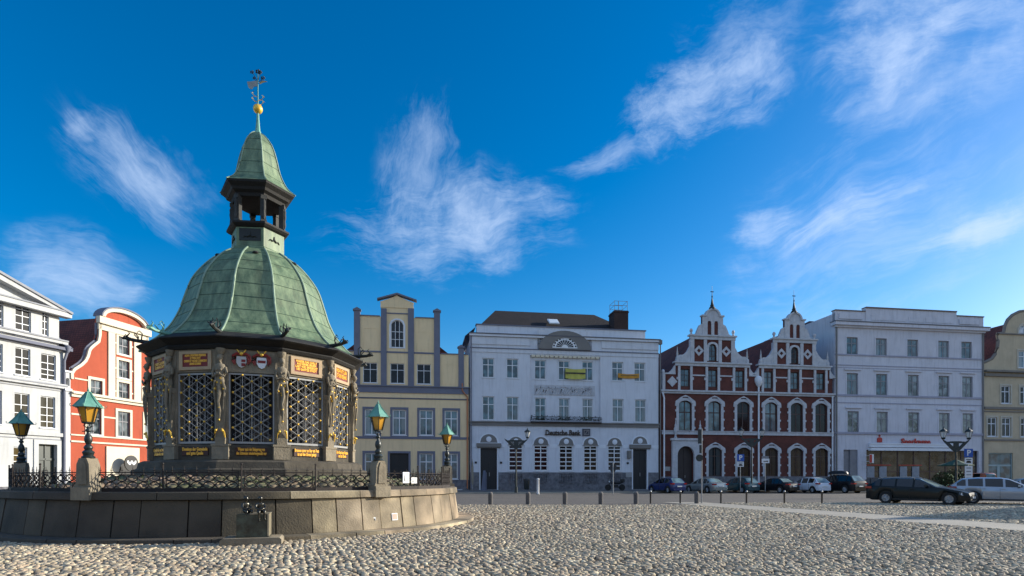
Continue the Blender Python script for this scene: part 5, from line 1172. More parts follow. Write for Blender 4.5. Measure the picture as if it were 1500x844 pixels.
shp = wpx(P, 1448, 1484, 663.5, 716); shp[3] += shp[1]-.13; shp[1] = .13
outer = [(u0,0),(u1,0)]+[(2*uc-a, z) for a, z in gpl]+[(a, z) for a, z in reversed(gpl[:-1])]
wall(H, outer, w_a+w_g+wA+wB+[shp], BEIGE, 15, ze)
for q in w_a+w_g+wA+wB: window(H, *q, depth=.12, rows=(.33,), fw=.12, mw=.10, frame=LTRIM, glass=GLASSD if q in wA+wB else GLASS); surround(H, q, .2, .06, mat('beige_trim', (.50,.46,.38), .85, .1))
for y, th, o_ in ((552,.35,.25),(546,.25,.45),(600,.3,.2),(604,.15,.1),(646,.2,.15),(490,.15,.15)):
    ua_, ub_ = (u0, u1) if y > 495 else (P.u(1463), 2*uc-P.u(1463)); bandm(H, 'string_course', ua_-.05, ub_+.05, zq(y), zq(y)+th, o_, mat('grey_beige_trim', (.20,.18,.16), .85, .1))
rim = gpl+[(uc, gpl[-1][1])]; b = MB(); 
for s in (0, 1):
    pts = [((a if not s else 2*uc-a), z) for a, z in gpl]; b.tube([(a, .1, z+.06) for a, z in pts], .2, 6)
b.build('gable_coping', mat('grey_beige_trim', ()), H, 40)
q = shp; sf = MB().plate([(-q[2]/2,0),(q[2]/2,0),(q[2]/2,q[3]),(-q[2]/2,q[3])], [[(-q[2]/2+.12,.1),(-q[2]*.1,.1),(-q[2]*.1,q[3]*.62),(-q[2]/2+.12,q[3]*.62)],[(0,.5),(q[2]/2-.12,.5),(q[2]/2-.12,q[3]*.62),(0,q[3]*.62)],[(-q[2]/2+.12,q[3]*.67),(q[2]/2-.12,q[3]*.67),(q[2]/2-.12,q[3]-.1),(-q[2]/2+.12,q[3]-.1)]], .15, .25).build('shopfront', mat('pale_teal_frame', (.30,.40,.42), .5, .1), H, loc=(q[0],0,q[1])); MB().box(-q[2]/2+.03,q[2]/2-.03,.2,.22,.03,q[3]-.03).build('pane', GLASS, sf)
zr = P.z(1507, 462); MB().add([(u0,.34,ze),(u0,16,ze),(uc,16,zr-.3),(uc,.34,zr-.3),(u1,.34,ze),(u1,16,ze)], [(0,3,2,1),(4,5,2,3),(1,2,5),(0,4,3)]).build('roof', ROOFRD, H)

# ===== houses on the left side of the square
LP = Plane((-31.6, 42.5), 72.5); SOFTL = mat('grey_edge_line', (.30,.31,.34), .85, .08); SILLM[0] = LTRIM       # white house, its local x runs away from the viewer
H = house('white_pediment_house', 'white house with a triangular pediment and drainpipe at the left edge', LP)
P = LP; ue = P.u(95.5); ur = P.u(86.5); ul = ur-13.5; um = (ul+ur)/2
zc = P.z(86, 509); zp0 = P.z(86, 457); 
wt = [wpx(P, 22.8, 45.5, 462, 493), wpx(P, 62, 71.5, 472, 500)]; wt[0][1] = wt[1][1] = (wt[0][1]+wt[1][1])/2; wt[0][3] = wt[1][3] = 2.1
sp1 = wt[1][0]-wt[0][0]; 
m2 = wpx(P, 22.5, 44.6, 510, 550); m1 = wpx(P, 21.3, 43.5, 575, 614); m0 = wpx(P, 20, 40, 655, 690)
n2 = wpx(P, 60.3, 82, 519, 556.5); n1 = wpx(P, 59.5, 81, 581, 627); 
m1[1] = n1[1]; m1[3] = n1[3]
dq = wpx(P, 56, 83, 651, 719); dq[3] += dq[1]-.1; dq[1] = .1
def rep(q, n_): return [[q[0]-k*sp1*1.18, q[1], q[2], q[3], q[4]] for k in range(1, n_+1)]
ws = wt+rep(wt[0], 2)+[m2, n2]+rep(m2, 2)+[m1, n1]+rep(m1, 2)+[m0]+rep(m0, 2)+[dq]
ws = [q for q in ws]
zroof = P.z(86, 457)
pedh = P.z(0, 397)
slope = (P.z(0.5, 400)-P.z(95, 452))/(P.u(95)-P.u(0.5))
apex = zp0+slope*(ur-um)
outer = [(ul-1,0),(ue,0),(ue,zc),(ur,zc),(ur,zp0),(um,apex-.3),(ul,zp0),(ul,zc),(ul-1,zc)]
wall(H, outer, ws, WHITE, 14, zc)
MB().box(ul, ur, .342, 14, zc, zp0).build('upper_body', WHITE, H)
for q in ws:
    if q is dq: continue
    window(H, *q, depth=.10, rows=(.3,.5,.7) if q[3] > 2.3 else (.35,.6,.8), fw=.06, mw=.045, glass=GLASSD)
MB().box(-dq[2]/2,dq[2]/2,.28,.33,0,dq[3]).box(-.04,.04,.22,.28,0,dq[3]).box(-dq[2]/2,dq[2]/2,.22,.28,dq[3]*.7,dq[3]*.74).build('door', mat('dark_green_door', (.015,.03,.03), .4, .1), H, loc=(dq[0],0,dq[1])); surround(H, dq, .3, .06, WHITE, 'door_surround')
for y, th, o_, m_ in ((504,.28,.28,WHITE),(500,.10,.34,SOFTL),(515,.1,.1,SOFTL),(569,.3,.22,WHITE),(566,.08,.26,SOFTL),(573,.06,.05,SOFTL),(640,.25,.14,WHITE),(645,.06,.05,SOFTL),(565,.05,.04,SOFTL)):
    z = P.z(86, y); bandm(H, 'string_course', ul-1, (ue if y > 505 else ue-.0)+.02, z, z+th, o_, m_)
z = P.z(86, 468); bandm(H, 'string_course', ul, ur+.02, z, z+.07, .06, SOFTL)
b = MB().box(ul-.3, ur+.55, -.5, .1, zp0-.35, zp0-.02); b.build('pediment_cornice', WHITE, H); MB().box(ul-.3, ur+.6, -.56, .1, zp0-.021, zp0+.07).build('pediment_cornice_edge', SOFTL, H)
for s, ea in ((1, ur+.55), (-1, ul-.55)):
    a_, c_ = (ea, zp0-.1), (um, apex+.25)
    MB().plate([a_, c_, (um, apex-.2), (ea-s*1.0, zp0-.0)], [], -.5, 1).build('pediment_rake', WHITE, H); MB().plate([a_, (ea, zp0+.06), (um, apex+.42), (um, apex+.26)], [], -.6, 14).build('roof_edge', SOFTL, H)
MB().tube([(ue-.15,-.12,.2),(ue-.15,-.12,zc-.9),(ue-.05,-.3,zc-.2)], .09, 8).lathe([(.1,0),(.2,.3),(.2,.45)], c=(ue-.05,-.3,zc-.3), n=8).build('downpipe', GREYTR, H, 50)
MB().add([(ur,-.3,zc+.25),(ue+.35,-.35,zc+.02),(ue+.35,14,zc+.02),(ur,14,zc+.6),(ur,.3,zc+.9)], [(0,1,2,3,4)]).box(ul-1,ue+.3,-.35,.1,zc-.18,zc+.02).build('side_roof', GREYTR, H)
bandm(H, 'plinth', ul-1, ue, .0, P.z(86, 712), .05, PLINTH)

LQ = Plane((-31.3, 43.4), 77.5)
H = house('orange_gable_house', 'orange-red house with a curved scroll gable and cream pilasters behind the left lamps', LQ); P = LQ
z_ = lambda x, y: P.z(x, y); ucen = P.u(181.2)
lft = [(103,600),(102.6,555),(102.4,546),(106.6,539.5),(112,536),(118,532),(123,527),(126,521),(128.4,512),(131,508),(134.8,504.7),(142,499),(143.6,490),(143.9,473),(145.5,463)]
lp = [(P.u(x), z_(x, y)) for x, y in lft]; zen = z_(145.5, 463); hwc = ucen-P.u(145.5); 
arcp = [(ucen-hwc*math.cos(PI*i/14), zen+(z_(171,454.5)-zen)*1.0*math.sin(PI*i/14)) for i in range(15)]
topA = z_(176, 453.5); arcp = [(ucen-hwc*math.cos(PI*i/16), zen+(topA-zen)*math.sin(PI*i/16)) for i in range(17)]
left = [(lp[0][0],0)]+lp[:-1]
outer = left+arcp+[(2*ucen-a, z) for a, z in reversed(left)]
outer = outer[::-1]
gw = [wpx(P,173.7,189.8,495,519.6), wpx(P,173,189,530,554), wpx(P,173,189.5,563,586)]; ga = sum(q[2] for q in gw)/3
for q in gw: q[0] = ucen; q[2] = ga; q[3] = 1.35
lw_ = wpx(P,132,149.5,557,579); f1 = even([wpx(P,130,146,597,636), wpx(P,169.6,191.5,604,640)]); f1[1][0] = ucen; gg = wpx(P,170,190,668,719); gg[3] += gg[1]-.1; gg[1] = .1; gg[2] = 1.5; gg[3] = 2.6; gg[4] = .75; gg[0] = ucen+.25
rws = [[2*ucen-lw_[0]]+lw_[1:], [2*ucen-f1[0][0]]+f1[0][1:]]
gl = [2*ucen-P.u(125), .9, 1.1, 1.9, 0]
wall(H, outer, gw+[lw_]+f1+rws+[gg, gl], ORANGE, 13, z_(104, 560))
for q in gw+[lw_]+f1+rws: window(H, *q, depth=.10, rows=(.4,) if q[3] > 1.5 else (.5,), fw=.07, mw=.06, frame=FRAMEG if q[3] < 1.6 else FRAMEG, glass=GLASSC); surround(H, q, .20, .06, CREAM)
window(H, *gl, depth=.1, rows=(.4,), frame=FRAMEG, glass=GLASSD)
for xa, xb in ((157.6,167.6),(195.4,205.5)): MB().box(P.u(xa), P.u(xb), -.10, .02, z_(176, 586), z_(150, 470)-.3).build('pilaster', CREAM, H)
ua_, ub_ = 2*ucen-P.u(143.9), P.u(143.9); zb = zen
MB().box(ub_-.05, ua_+.05, -.12, .02, zb-1.0, zb-.55).box(ub_-.15, ua_+.15, -.32, .02, zb-.55, zb-.05).build('entablature', CREAM, H)
inn = [(ucen-(hwc-.30)*math.cos(PI*i/16), zen+.02+(topA-zen-.30)*math.sin(PI*i/16)) for i in range(17)]
MB().plate(list(reversed(arcp))+inn, [], -.28, .06).build('arch_moulding', CREAM, H); MB().plate(list(reversed([(ucen-(hwc+.08)*math.cos(PI*i/16), zen+(topA-zen+.12)*math.sin(PI*i/16)) for i in range(17)]))+[(ucen-(hwc-.02)*math.cos(PI*i/16), zen+(topA-zen+.0)*math.sin(PI*i/16)) for i in range(17)], [], -.34, .5).build('arch_capping', GREYTR, H)
for s in (0, 1):
    pts = lp[1:-1]; inr = []
    for i, (a, z) in enumerate(pts):
        p0, p1 = pts[max(i-1,0)], pts[min(i+1,len(pts)-1)]; d = Vector((p1[0]-p0[0], p1[1]-p0[1])).normalized(); inr.append((a+d[1]*.20, z-d[0]*.20))
    pol = pts+inr[::-1]; pol = [((2*ucen-a) if s else a, z) for a, z in pol]
    MB().plate(pol, [], -.12, .02).build('scroll_moulding', CREAM, H)
    pol = [((2*ucen-a) if s else a, z) for a, z in pts+[(a-.02, z+.06) for a, z in pts][::-1]]
    MB().tube([((2*ucen-a) if s else a, .17, z) for a, z in pts], .12, 5).build('scroll_capping', GREYTR, H, 40)
for y, th, o_ in ((591,.42,.14),(587,.12,.3),(643,.1,.08),(652,.12,.1)): bandm(H, 'string_course', lp[0][0], 2*ucen-lp[0][0], z_(176,y), z_(176,y)+th, o_, CREAM)
class _B:
    def box(s, *a): MB().box(*a).build('thin_band', CREAM, H)
b = _B()
for y in (505, 541.5, 575):
    for s in (-1, 1): b.box(ucen+s*(ga/2+.2), ucen+s*(ucen-P.u(167.6)), -.05, .02, z_(176,y), z_(176,y)+.10)
b.box(lp[0][0]+.3, lw_[0]-lw_[2]/2-.2, -.05, .02, z_(120,557), z_(120,557)+.1); b.box(lp[0][0]+.05, f1[0][0]-f1[0][2]/2-.2, -.05, .02, z_(110,608), z_(110,608)+.12); b.box(f1[0][0]+f1[0][2]/2+.2, f1[1][0]-f1[1][2]/2-.2, -.05,.02, z_(160,613), z_(160,613)+.12)
px0, px1 = P.u(154.6), P.u(203)
MB().plate([(px0,0),(gg[0]-gg[2]/2,0),(gg[0]-gg[2]/2,gg[3]-gg[4])]+[(gg[0]-gg[2]/2*math.cos(PI*i/12), .1+gg[3]-gg[4]+gg[4]*math.sin(PI*i/12)) for i in range(13)]+[(gg[0]+gg[2]/2,0),(px1,0),(px1,z_(176,655)),(px0,z_(176,655))], [], -.1, .02).build('portal', CREAM, H)
MB().plate(outline(gg[2],gg[3],gg[4]), [], .2, .26).build('door', DOORBK, H, loc=(gg[0],0,gg[1]))
sg = MB().lathe([(.62,-.05),(.62,.05)], n=24).xf(Matrix.Rotation(PI/2,4,'X')).build('round_bank_sign', DOORBK, H, loc=(gg[0]-.35,-.8,z_(180,679)))
MB().plate([(-.42,.05),(-.42,.22),(-.30,.22),(-.18,.02),(-.06,.22),(.06,.22),(.18,.02),(.30,.22),(.42,.22),(.42,.05),(.24,-.12),(.12,-.12),(0,.06),(-.12,-.12),(-.24,-.12)], [], -.07, -.05).build('white_mark', SIGNW, sg)
zr = z_(145, 470); ey = z_(104, 560)
MB().add([(lp[0][0]+.05,.35,ey),(lp[0][0]+.05,13,ey),(ucen,13,zr+.9),(ucen,.35,zr+.9),(2*ucen-lp[0][0],.35,ey),(2*ucen-lp[0][0],13,ey)], [(0,3,2,1),(4,5,2,3),(1,2,5),(0,4,3)]).build('roof', ROOFRD, H)
# narrow cream pier with a little niche between the two houses
H2 = house('gate_pier', 'narrow cream pier with a small dark niche between the white and orange houses', LQ)
H2['category'] = 'pier'
ua_, ub_ = P.u(94.8), P.u(103); zt = z_(99, 560)
MB().plate([(ua_,0),(ub_,0),(ub_,zt+.7),(ua_,zt+.7)], [shift(outline(.28,.55,.14), (ua_+ub_)/2, zt-.25)], -.02, .25).box(ua_,ub_,.252,.6,0,zt+.69).build('pier', WHITE, H2)
MB().box(ua_-.05,ub_+.05,-.12,.6,zt-.62,zt-.45).build('moulding', LTRIM, H2); MB().box(ua_-.05,ub_+.05,-.1,.6,zt+.70,zt+.82).build('moulding', LTRIM, H2)
# ------------------------------------------------------------------ cars
def lerpp(prof, x):
    if x <= prof[0][0]: return prof[0][1]
    for (a, b), (c, d) in zip(prof, prof[1:]):
        if a <= x <= c: return b+(d-b)*(x-a)/(c-a)
    return prof[-1][1]
CARP = {   # length, width, wheel x front/rear, wheel radius, belt line, upper outline (x from nose at 0), glass start/end
 'hatch': dict(L=4.05, W=1.72, wf=.78, wr=3.32, r=.31, top=[(0,.55),(.08,.68),(.5,.82),(1.0,.93),(1.75,1.38),(2.1,1.46),(2.9,1.47),(3.5,1.40),(3.95,.95),(4.05,.60)], belt=[(0,.6),(1.0,.88),(4.0,1.0)], ws=(1.0,1.9), rw=(3.42,3.98), pil=(1.95,2.75,3.5), side=(1.15,3.62)),
 'sedan': dict(L=4.5, W=1.76, wf=.85, wr=3.5, r=.32, top=[(0,.52),(.08,.66),(.5,.78),(1.2,.90),(1.95,1.34),(2.3,1.42),(3.0,1.42),(3.35,1.34),(3.85,1.02),(4.35,.97),(4.46,.85),(4.5,.55)], belt=[(0,.6),(1.2,.86),(4.5,.94)], ws=(1.2,2.1), rw=(3.2,3.84), pil=(2.1,2.85,3.4), side=(1.35,3.7)),
 'wagon': dict(L=4.9, W=1.86, wf=.88, wr=3.85, r=.335, top=[(0,.50),(.06,.66),(.4,.78),(1.0,.90),(1.45,.97),(2.25,1.38),(2.6,1.45),(3.6,1.46),(4.3,1.40),(4.78,1.02),(4.88,.85),(4.9,.50)], belt=[(0,.6),(1.4,.92),(4.9,1.02)], ws=(1.45,2.4), rw=(4.38,4.76), pil=(2.5,3.35,4.1), side=(1.75,4.55)),
 'suv': dict(L=4.75, W=1.92, wf=.9, wr=3.75, r=.37, top=[(0,.62),(.06,.85),(.4,1.0),(1.1,1.10),(1.8,1.60),(2.2,1.70),(3.7,1.70),(4.2,1.62),(4.62,1.15),(4.72,1.0),(4.75,.6)], belt=[(0,.7),(1.1,1.08),(4.75,1.16)], ws=(1.15,2.05), rw=(4.1,4.62), pil=(2.1,3.0,3.9), side=(1.4,4.35)),
 'van': dict(L=4.6, W=1.85, wf=.85, wr=3.6, r=.34, top=[(0,.6),(.06,.9),(.3,1.1),(.7,1.25),(1.25,1.85),(1.6,1.98),(4.3,1.98),(4.52,1.85),(4.6,.6)], belt=[(0,.9),(.7,1.12),(4.6,1.15)], ws=(.7,1.4), rw=(4.42,4.59), pil=(1.6,2.5,3.5), side=(.95,4.2)),
}
def carpaint(name, col, metal=.0, rough=.25):
    return mat('paint_'+name, col, rough, .02, 2, metal=metal, coat=.08, spec=.2 if max(col) < .05 else .5)
def car(name, label, kind, paint, loc, head, cat='car', group=None, rails=False):
    """heading in degrees; the nose points that way"""
    c = CARP[kind]; Lc, W = c['L'], c['W']/2; o = thing(name, label, cat, (loc[0], loc[1], 0), R(head), group)
    xs = set([i*Lc/46 for i in range(47)]+[p[0] for p in c['top']]+[c['ws'][0], c['ws'][1], c['rw'][0], c['rw'][1], c['side'][0], c['side'][1]])
    for p in c['pil']: xs |= {p-.05, p+.05}
    for wx in (c['wf'], c['wr']):
        for k in range(13): xs.add(wx-(c['r']+.07)*math.cos(PI*k/12))
    xs = sorted(x for x in xs if 0 <= x <= Lc); xs = [x for i, x in enumerate(xs) if i == 0 or x-xs[i-1] > .012]
    secs = []
    for x in xs:
        t_ = lerpp(c['top'], x); bl = min(lerpp(c['belt'], x), t_-.05); 
        e = min(x, Lc-x); tap = 1-.16*max(0, 1-e/.55)**2 - .03*max(0, 1-e/1.5)
        lo = .20 if x > .25 and x < Lc-.3 else .26
        for wx in (c['wf'], c['wr']):
            dx = abs(x-wx); ra = c['r']+.07
            if dx < ra: lo = max(lo, c['r']+math.sqrt(ra*ra-dx*dx))
        lo = min(lo, bl-.12); w_ = W*tap; cab = max(0, t_-bl-.06); inset = min(.26, cab*.48)
        mid = (lo+bl)/2+.04
        secs.append([(w_*.955, lo), (w_, min(max(mid, lo+.03), bl-.05)), (w_*.985, bl-.03), (w_*.965, bl), (w_*.965-inset, t_-.05 if cab > .05 else t_-.02), (w_*.93-inset-.09, t_-.005), (w_*.45, t_+.015), (0, t_+.02)])
    n = len(secs); K = 8; ring = 2*K-1
    V = []
    for x, s in zip(xs, secs):
        row = [(Lc/2-x, y, z) for y, z in s]; V += row+[(p[0], -p[1], p[2]) for p in reversed(row[:-1])]
    body, glass, scr = [], {}, {}
    for i in range(n-1):
        xm = (xs[i]+xs[i+1])/2
        for j in range(ring-1):
            f = (i*ring+j, i*ring+j+1, (i+1)*ring+j+1, (i+1)*ring+j); jj = min(j, ring-2-j)
            g = False
            if jj == 3 and c['side'][0] < xm < c['side'][1] and not any(abs(xm-p) < .05 for p in c['pil']): g = secs[i][4][1]-secs[i][3][1] > .05 and secs[i+1][4][1]-secs[i+1][3][1] > .03
            if jj in (5, 6) and (c['ws'][0] < xm < c['ws'][1]-.12 or c['rw'][0] < xm < c['rw'][1]-.03): g = True
            if not g: body.append(f)
            elif jj in (5, 6): scr.setdefault(xm < Lc/2, []).append(f)
            else: glass.setdefault((j < K, sum(p < xm for p in c['pil'])), []).append(f)
    body.append(tuple(range(ring))); body.append(tuple((n-1)*ring+q for q in range(ring-1, -1, -1)))
    def sub(fs, nm, m):
        ids = sorted({q for f in fs for q in f}); mp = {q: i for i, q in enumerate(ids)}
        b = MB(); b.add([V[q] for q in ids], [tuple(mp[q] for q in f) for f in fs]); return b.build(nm, m, o, 38)
    bd = sub(body, 'body', paint); [sub(v_, 'side_window', CGLASS) for v_ in glass.values()]; [sub(v_, 'windscreen' if k_ else 'rear_window', WSCREEN) for k_, v_ in scr.items()]
    MB().box(-Lc/2+.35, Lc/2-.35, -W*.8, W*.8, .19, .62).box(-Lc/2+c['wf']*.0+.6, Lc/2-1.0, -W*.86, W*.86, .55, lerpp(c['belt'], 2)-.12).build('underbody', BLACKP, o)
    r = c['r']
    ty = MB().lathe([(r*.62,-.1),(r*.93,-.105),(r,-.07),(r,.07),(r*.93,.105),(r*.62,.1)], n=24, cap=False).mesh('tyre', TYRE, 40)
    rm = MB().lathe([(r*.66,-.06),(r*.66,.07),(r*.60,.085),(r*.56,.03),(.01,.025)], n=20)
    for k in range(7):
        a = 2*PI*k/7; rm.tube([(.03*math.cos(a),.03*math.sin(a),.075),(r*.6*math.cos(a),r*.6*math.sin(a),.08)], [.03,.022], 4)
    rm = rm.lathe([(.06,.02),(.06,.085)], n=10).mesh('rim', RIM, 40)
    for wx in (c['wf'], c['wr']):
        for s in (1, -1):
            wh = link('wheel', ty, o, (Lc/2-wx, s*(W-.13), r)); wh.rotation_euler = (-s*PI/2, 0, 0); link('rim', rm, wh)
    bz = lerpp(c['top'], .1)
    hz = bz-.10
    for s in (1, -1):
        h = MB().add([(Lc/2-.10, s*W*.50, hz-.06),(Lc/2-.10, s*W*.50, hz+.04),(Lc/2-.20, s*W*.80, hz+.09),(Lc/2-.42, s*W*.955, hz+.11),(Lc/2-.40, s*W*.965, hz-.02),(Lc/2-.19, s*W*.84, hz-.09)], [(0,1,2,3,4,5)] if s > 0 else [(5,4,3,2,1,0)])
        h = h.add([(Lc/2-.04, s*W*.50, hz-.055),(Lc/2-.06, s*W*.50, hz+.03),(Lc/2-.14, s*W*.78, hz+.075),(Lc/2-.36, s*W*.965, hz+.10),(Lc/2-.36, s*W*.985, hz-.02),(Lc/2-.13, s*W*.84, hz-.08)], [(0,1,2,3,4,5)])
        h.build('headlight', LENS, o)
        tz = min(lerpp(c['belt'], Lc)-.03, .98); hgt = .13 if kind != 'van' else .4; 
        tx = -Lc/2+(Lc-[p for p in c['top'] if p[0] > Lc-.35][0][0])*.5 if 0 else -Lc/2
        t_ = MB().box(tx+.01, tx+.34, s*W*.62, s*W*.975, tz-hgt, tz-.01).build('taillight', RED, o)
        MB().add([(Lc/2-c['ws'][0]-.40, s*(W-.02), lerpp(c['belt'], 1.6)+.02),(Lc/2-c['ws'][0]-.40, s*(W+.17), lerpp(c['belt'], 1.6)+.04),(Lc/2-c['ws'][0]-.36, s*(W+.17), lerpp(c['belt'], 1.6)+.16),(Lc/2-c['ws'][0]-.36, s*(W-.02), lerpp(c['belt'], 1.6)+.13),(Lc/2-c['ws'][0]-.50, s*(W-.02), lerpp(c['belt'], 1.6)+.03),(Lc/2-c['ws'][0]-.50, s*(W+.15), lerpp(c['belt'], 1.6)+.05),(Lc/2-c['ws'][0]-.50, s*(W+.15), lerpp(c['belt'], 1.6)+.15),(Lc/2-c['ws'][0]-.50, s*(W-.02), lerpp(c['belt'], 1.6)+.12)], [(0,1,2,3),(7,6,5,4),(0,4,5,1),(1,5,6,2),(2,6,7,3),(3,7,4,0)]).build('mirror', paint, o)
        if rails: MB().tube([(Lc/2-c['ws'][1]-.1, s*(W-.32), lerpp(c['top'], c['ws'][1]+.1)-.0),(Lc/2-c['ws'][1]-.3, s*(W-.31), lerpp(c['top'], 2.8)+.05),(Lc/2-4.0, s*(W-.31), lerpp(c['top'], 4.0)+.05),(Lc/2-4.3, s*(W-.33), lerpp(c['top'], 4.3))], .018, 5).build('roof_rail', STEEL, o)
    MB().box(Lc/2-.02, Lc/2+.012, -.26, .26, .36, .47).build('number_plate', PLATEW, o); MB().box(-Lc/2-.03, -Lc/2+.06, -.26, .26, .60, .71).build('number_plate', PLATEW, o)
    MB().box(Lc/2-.06, Lc/2+.004, -W*.42, W*.42, hz-.13, hz+.0).build('grille', BLACKP, o); MB().box(Lc/2-.12, Lc/2+.002, -W*.6, W*.6, .27, .35).build('bumper_intake', BLACKP, o)
    # door seams and handles
    b = MB(); yb = W+.002
    for s in (1, -1):
        for p in c['pil'][:2]: b.box(Lc/2-p-.18-.005, Lc/2-p-.18+.005, s*(W-.03), s*(W+.004), .3, lerpp(c['belt'], p)-.05)
        b.box(Lc/2-c['wr']+.35, Lc/2-c['wf']-.45, s*(W-.04), s*(W+.01), .235, .30)
    b.build('door_seams', BLACKP, o)
    b = MB()
    for s in (1, -1):
        for p in c['pil'][:2]: b.box(Lc/2-p-.12, Lc/2-p+.06, s*(W-.02), s*(W+.03), lerpp(c['belt'], p)-.13, lerpp(c['belt'], p)-.10)
    b.build('door_handles', paint, o)
    return o
def gpos(px, Y): return ((px-CX)/F*Y, Y)
PG = 'cars parked along the far kerb'; Y0 = 56.6
def parked(px, n): u = ROW.u(px); return rowpt(u, -kb+n)
car('parked_car', 'dark blue hatchback with red tail lamps parked by the right bank door', 'hatch', carpaint('dark_blue', (.012,.025,.11)), gpos(976, 57.0), 112, group=PG)
car('parked_car', 'pale silver-green saloon parked between the dark blue hatchback and the teal car', 'sedan', carpaint('silver_green', (.30,.33,.32), .5), gpos(1033, 57.5), 112, group=PG)
car('parked_car', 'dark teal saloon parked under the brick house', 'hatch', carpaint('dark_teal', (.012,.055,.07)), gpos(1082, 57.8), 112, group=PG)
car('parked_car', 'low black saloon parked left of the white hatchback', 'sedan', carpaint('black', (.012,.012,.016)), gpos(1134, 57.6), 118, group=PG)
car('parked_car', 'white hatchback parked between the black saloon and the black car with a roof box', 'hatch', carpaint('white', (.62,.66,.72), 0), gpos(1184, 57.6), 108, group=PG)
sv = car('parked_car', 'tall black estate car with a long roof box by the brick house corner', 'suv', carpaint('black_two', (.014,.013,.015)), gpos(1228, 57.5), 113, group=PG)
rb_ = MB()
for k in range(11): pass
prof = [(-.95,.05,.08),(-.85,.30,.24),(-.4,.40,.34),(.5,.40,.34),(.9,.28,.26),(1.05,.06,.12)]
V = []; 
for x, w_, h_ in prof: V += [(x, w_*math.cos(PI*i/8), 1.80+h_*math.sin(PI*i/8)) for i in range(9)]
Fc = [(i*9+j, i*9+j+1, i*9+10+j, i*9+9+j) for i in range(5) for j in range(8)]+[(i*9+8, i*9, i*9+9, i*9+17) for i in range(5)]
rb_.add(V, Fc); rb_.box(-.5,-.44,-.7,.7,1.72,1.77).box(.5,.56,-.7,.7,1.72,1.77); o = rb_.build('roof_box', BLACKP, None, 40)
tag(o, 'long black roof box carried on the black estate car', 'roof box'); o.location = sv.location; o.rotation_euler = sv.rotation_euler
car('parked_car', 'black car mostly hidden behind the black estate wagon', 'hatch', carpaint('black_three', (.013,.013,.014)), gpos(1276, 58.0), 150, group=PG)
car('parked_car', 'dark car seen only by its roof behind the silver wagon', 'wagon', carpaint('dark_grey', (.02,.024,.03)), gpos(1462, 53.5), -8, group=PG)
car('parked_car', 'grey-white car at the right edge behind the silver wagon', 'sedan', carpaint('light_grey', (.4,.42,.44), .4), gpos(1515, 46), -20, group=PG)
WG = 'wagons on the cobbles'
car('estate_car', 'black estate wagon with alloy wheels standing on the cobbles, nose to the right', 'wagon', carpaint('deep_black', (.009,.013,.014)), gpos(1347, 33.0), -50, group=WG, rails=True)
car('estate_car', 'silver estate wagon with alloy wheels at the right edge of the picture', 'wagon', carpaint('silver_blue', (.33,.37,.42), .5), gpos(1470, 32.6), -34, group=WG)
o = car('delivery_van', 'orange-brown small van standing behind the silver wagon', 'van', carpaint('orange', (.35,.09,.02), 0), gpos(1418, 49), 95, 'van'); o.scale = (.95,.95,.92)

# ------------------------------------------------------------------ bollards and posts
def ontoground(px, py): Y = F*EYE/(py-HY); return ((px-CX)/F*Y, Y, 0)
def bmesh_thick():
    return MB().lathe([(.125,-.05),(.13,.5),(.135,.56),(.12,.62),(.07,.67),(.01,.69)], n=16).mesh('shaft', mat('grey_brown_granite', (.13,.12,.115), .85, .2, 10, .3, 60), 50)
tk = bmesh_thick(); capm = MB().lathe([(.11,.625),(.075,.668),(.01,.688)], n=16).mesh('cap', SLABS, 50)
labs = ['stone bollard nearest the terrace wall', 'stone bollard second from the terrace wall', 'stone bollard in front of the middle windows of the bank', 'stone bollard fourth from the terrace wall, before the bank motorcycle', 'stone bollard in front of the right bank door', 'stone bollard beside the foot of the tall sign pole']
for i, px in enumerate((718.5, 773.5, 827.5, 880, 931.5, 1020.5)):
    o = thing('stone_bollard', labs[i], 'bollard', (*gpos(px, 32.2+.004*(px-718)), 0), 0, 'stone bollards along the road'); link('shaft', tk, o); link('cap', capm, o)
tn = MB().lathe([(.05,-.05),(.05,.62),(.058,.63),(.058,.69),(.03,.73),(.005,.74)], n=12).mesh('post', mat('brown_steel_paint', (.05,.045,.04), .5, .15), 50); cn = MB().lathe([(.058,.66),(.059,.69),(.03,.735),(.004,.745)], n=12).mesh('cap', STEEL, 50)
labs = ['thin steel bollard right of the last thick bank bollard', 'thin steel bollard before the silver-green saloon', 'thin steel bollard below the parking sign, before the teal saloon', 'thin steel bollard left of the black saloon', 'thin steel bollard between the black saloon and the white hatchback', 'thin steel bollard between the white hatchback and the tall black estate car']
for i, px in enumerate((953, 996.5, 1056, 1093.5, 1149, 1204)):
    o = thing('steel_bollard', labs[i], 'bollard', (*gpos(px, 33.5), 0), 0, 'thin steel bollards along the road'); link('post', tn, o); link('cap', cn, o)
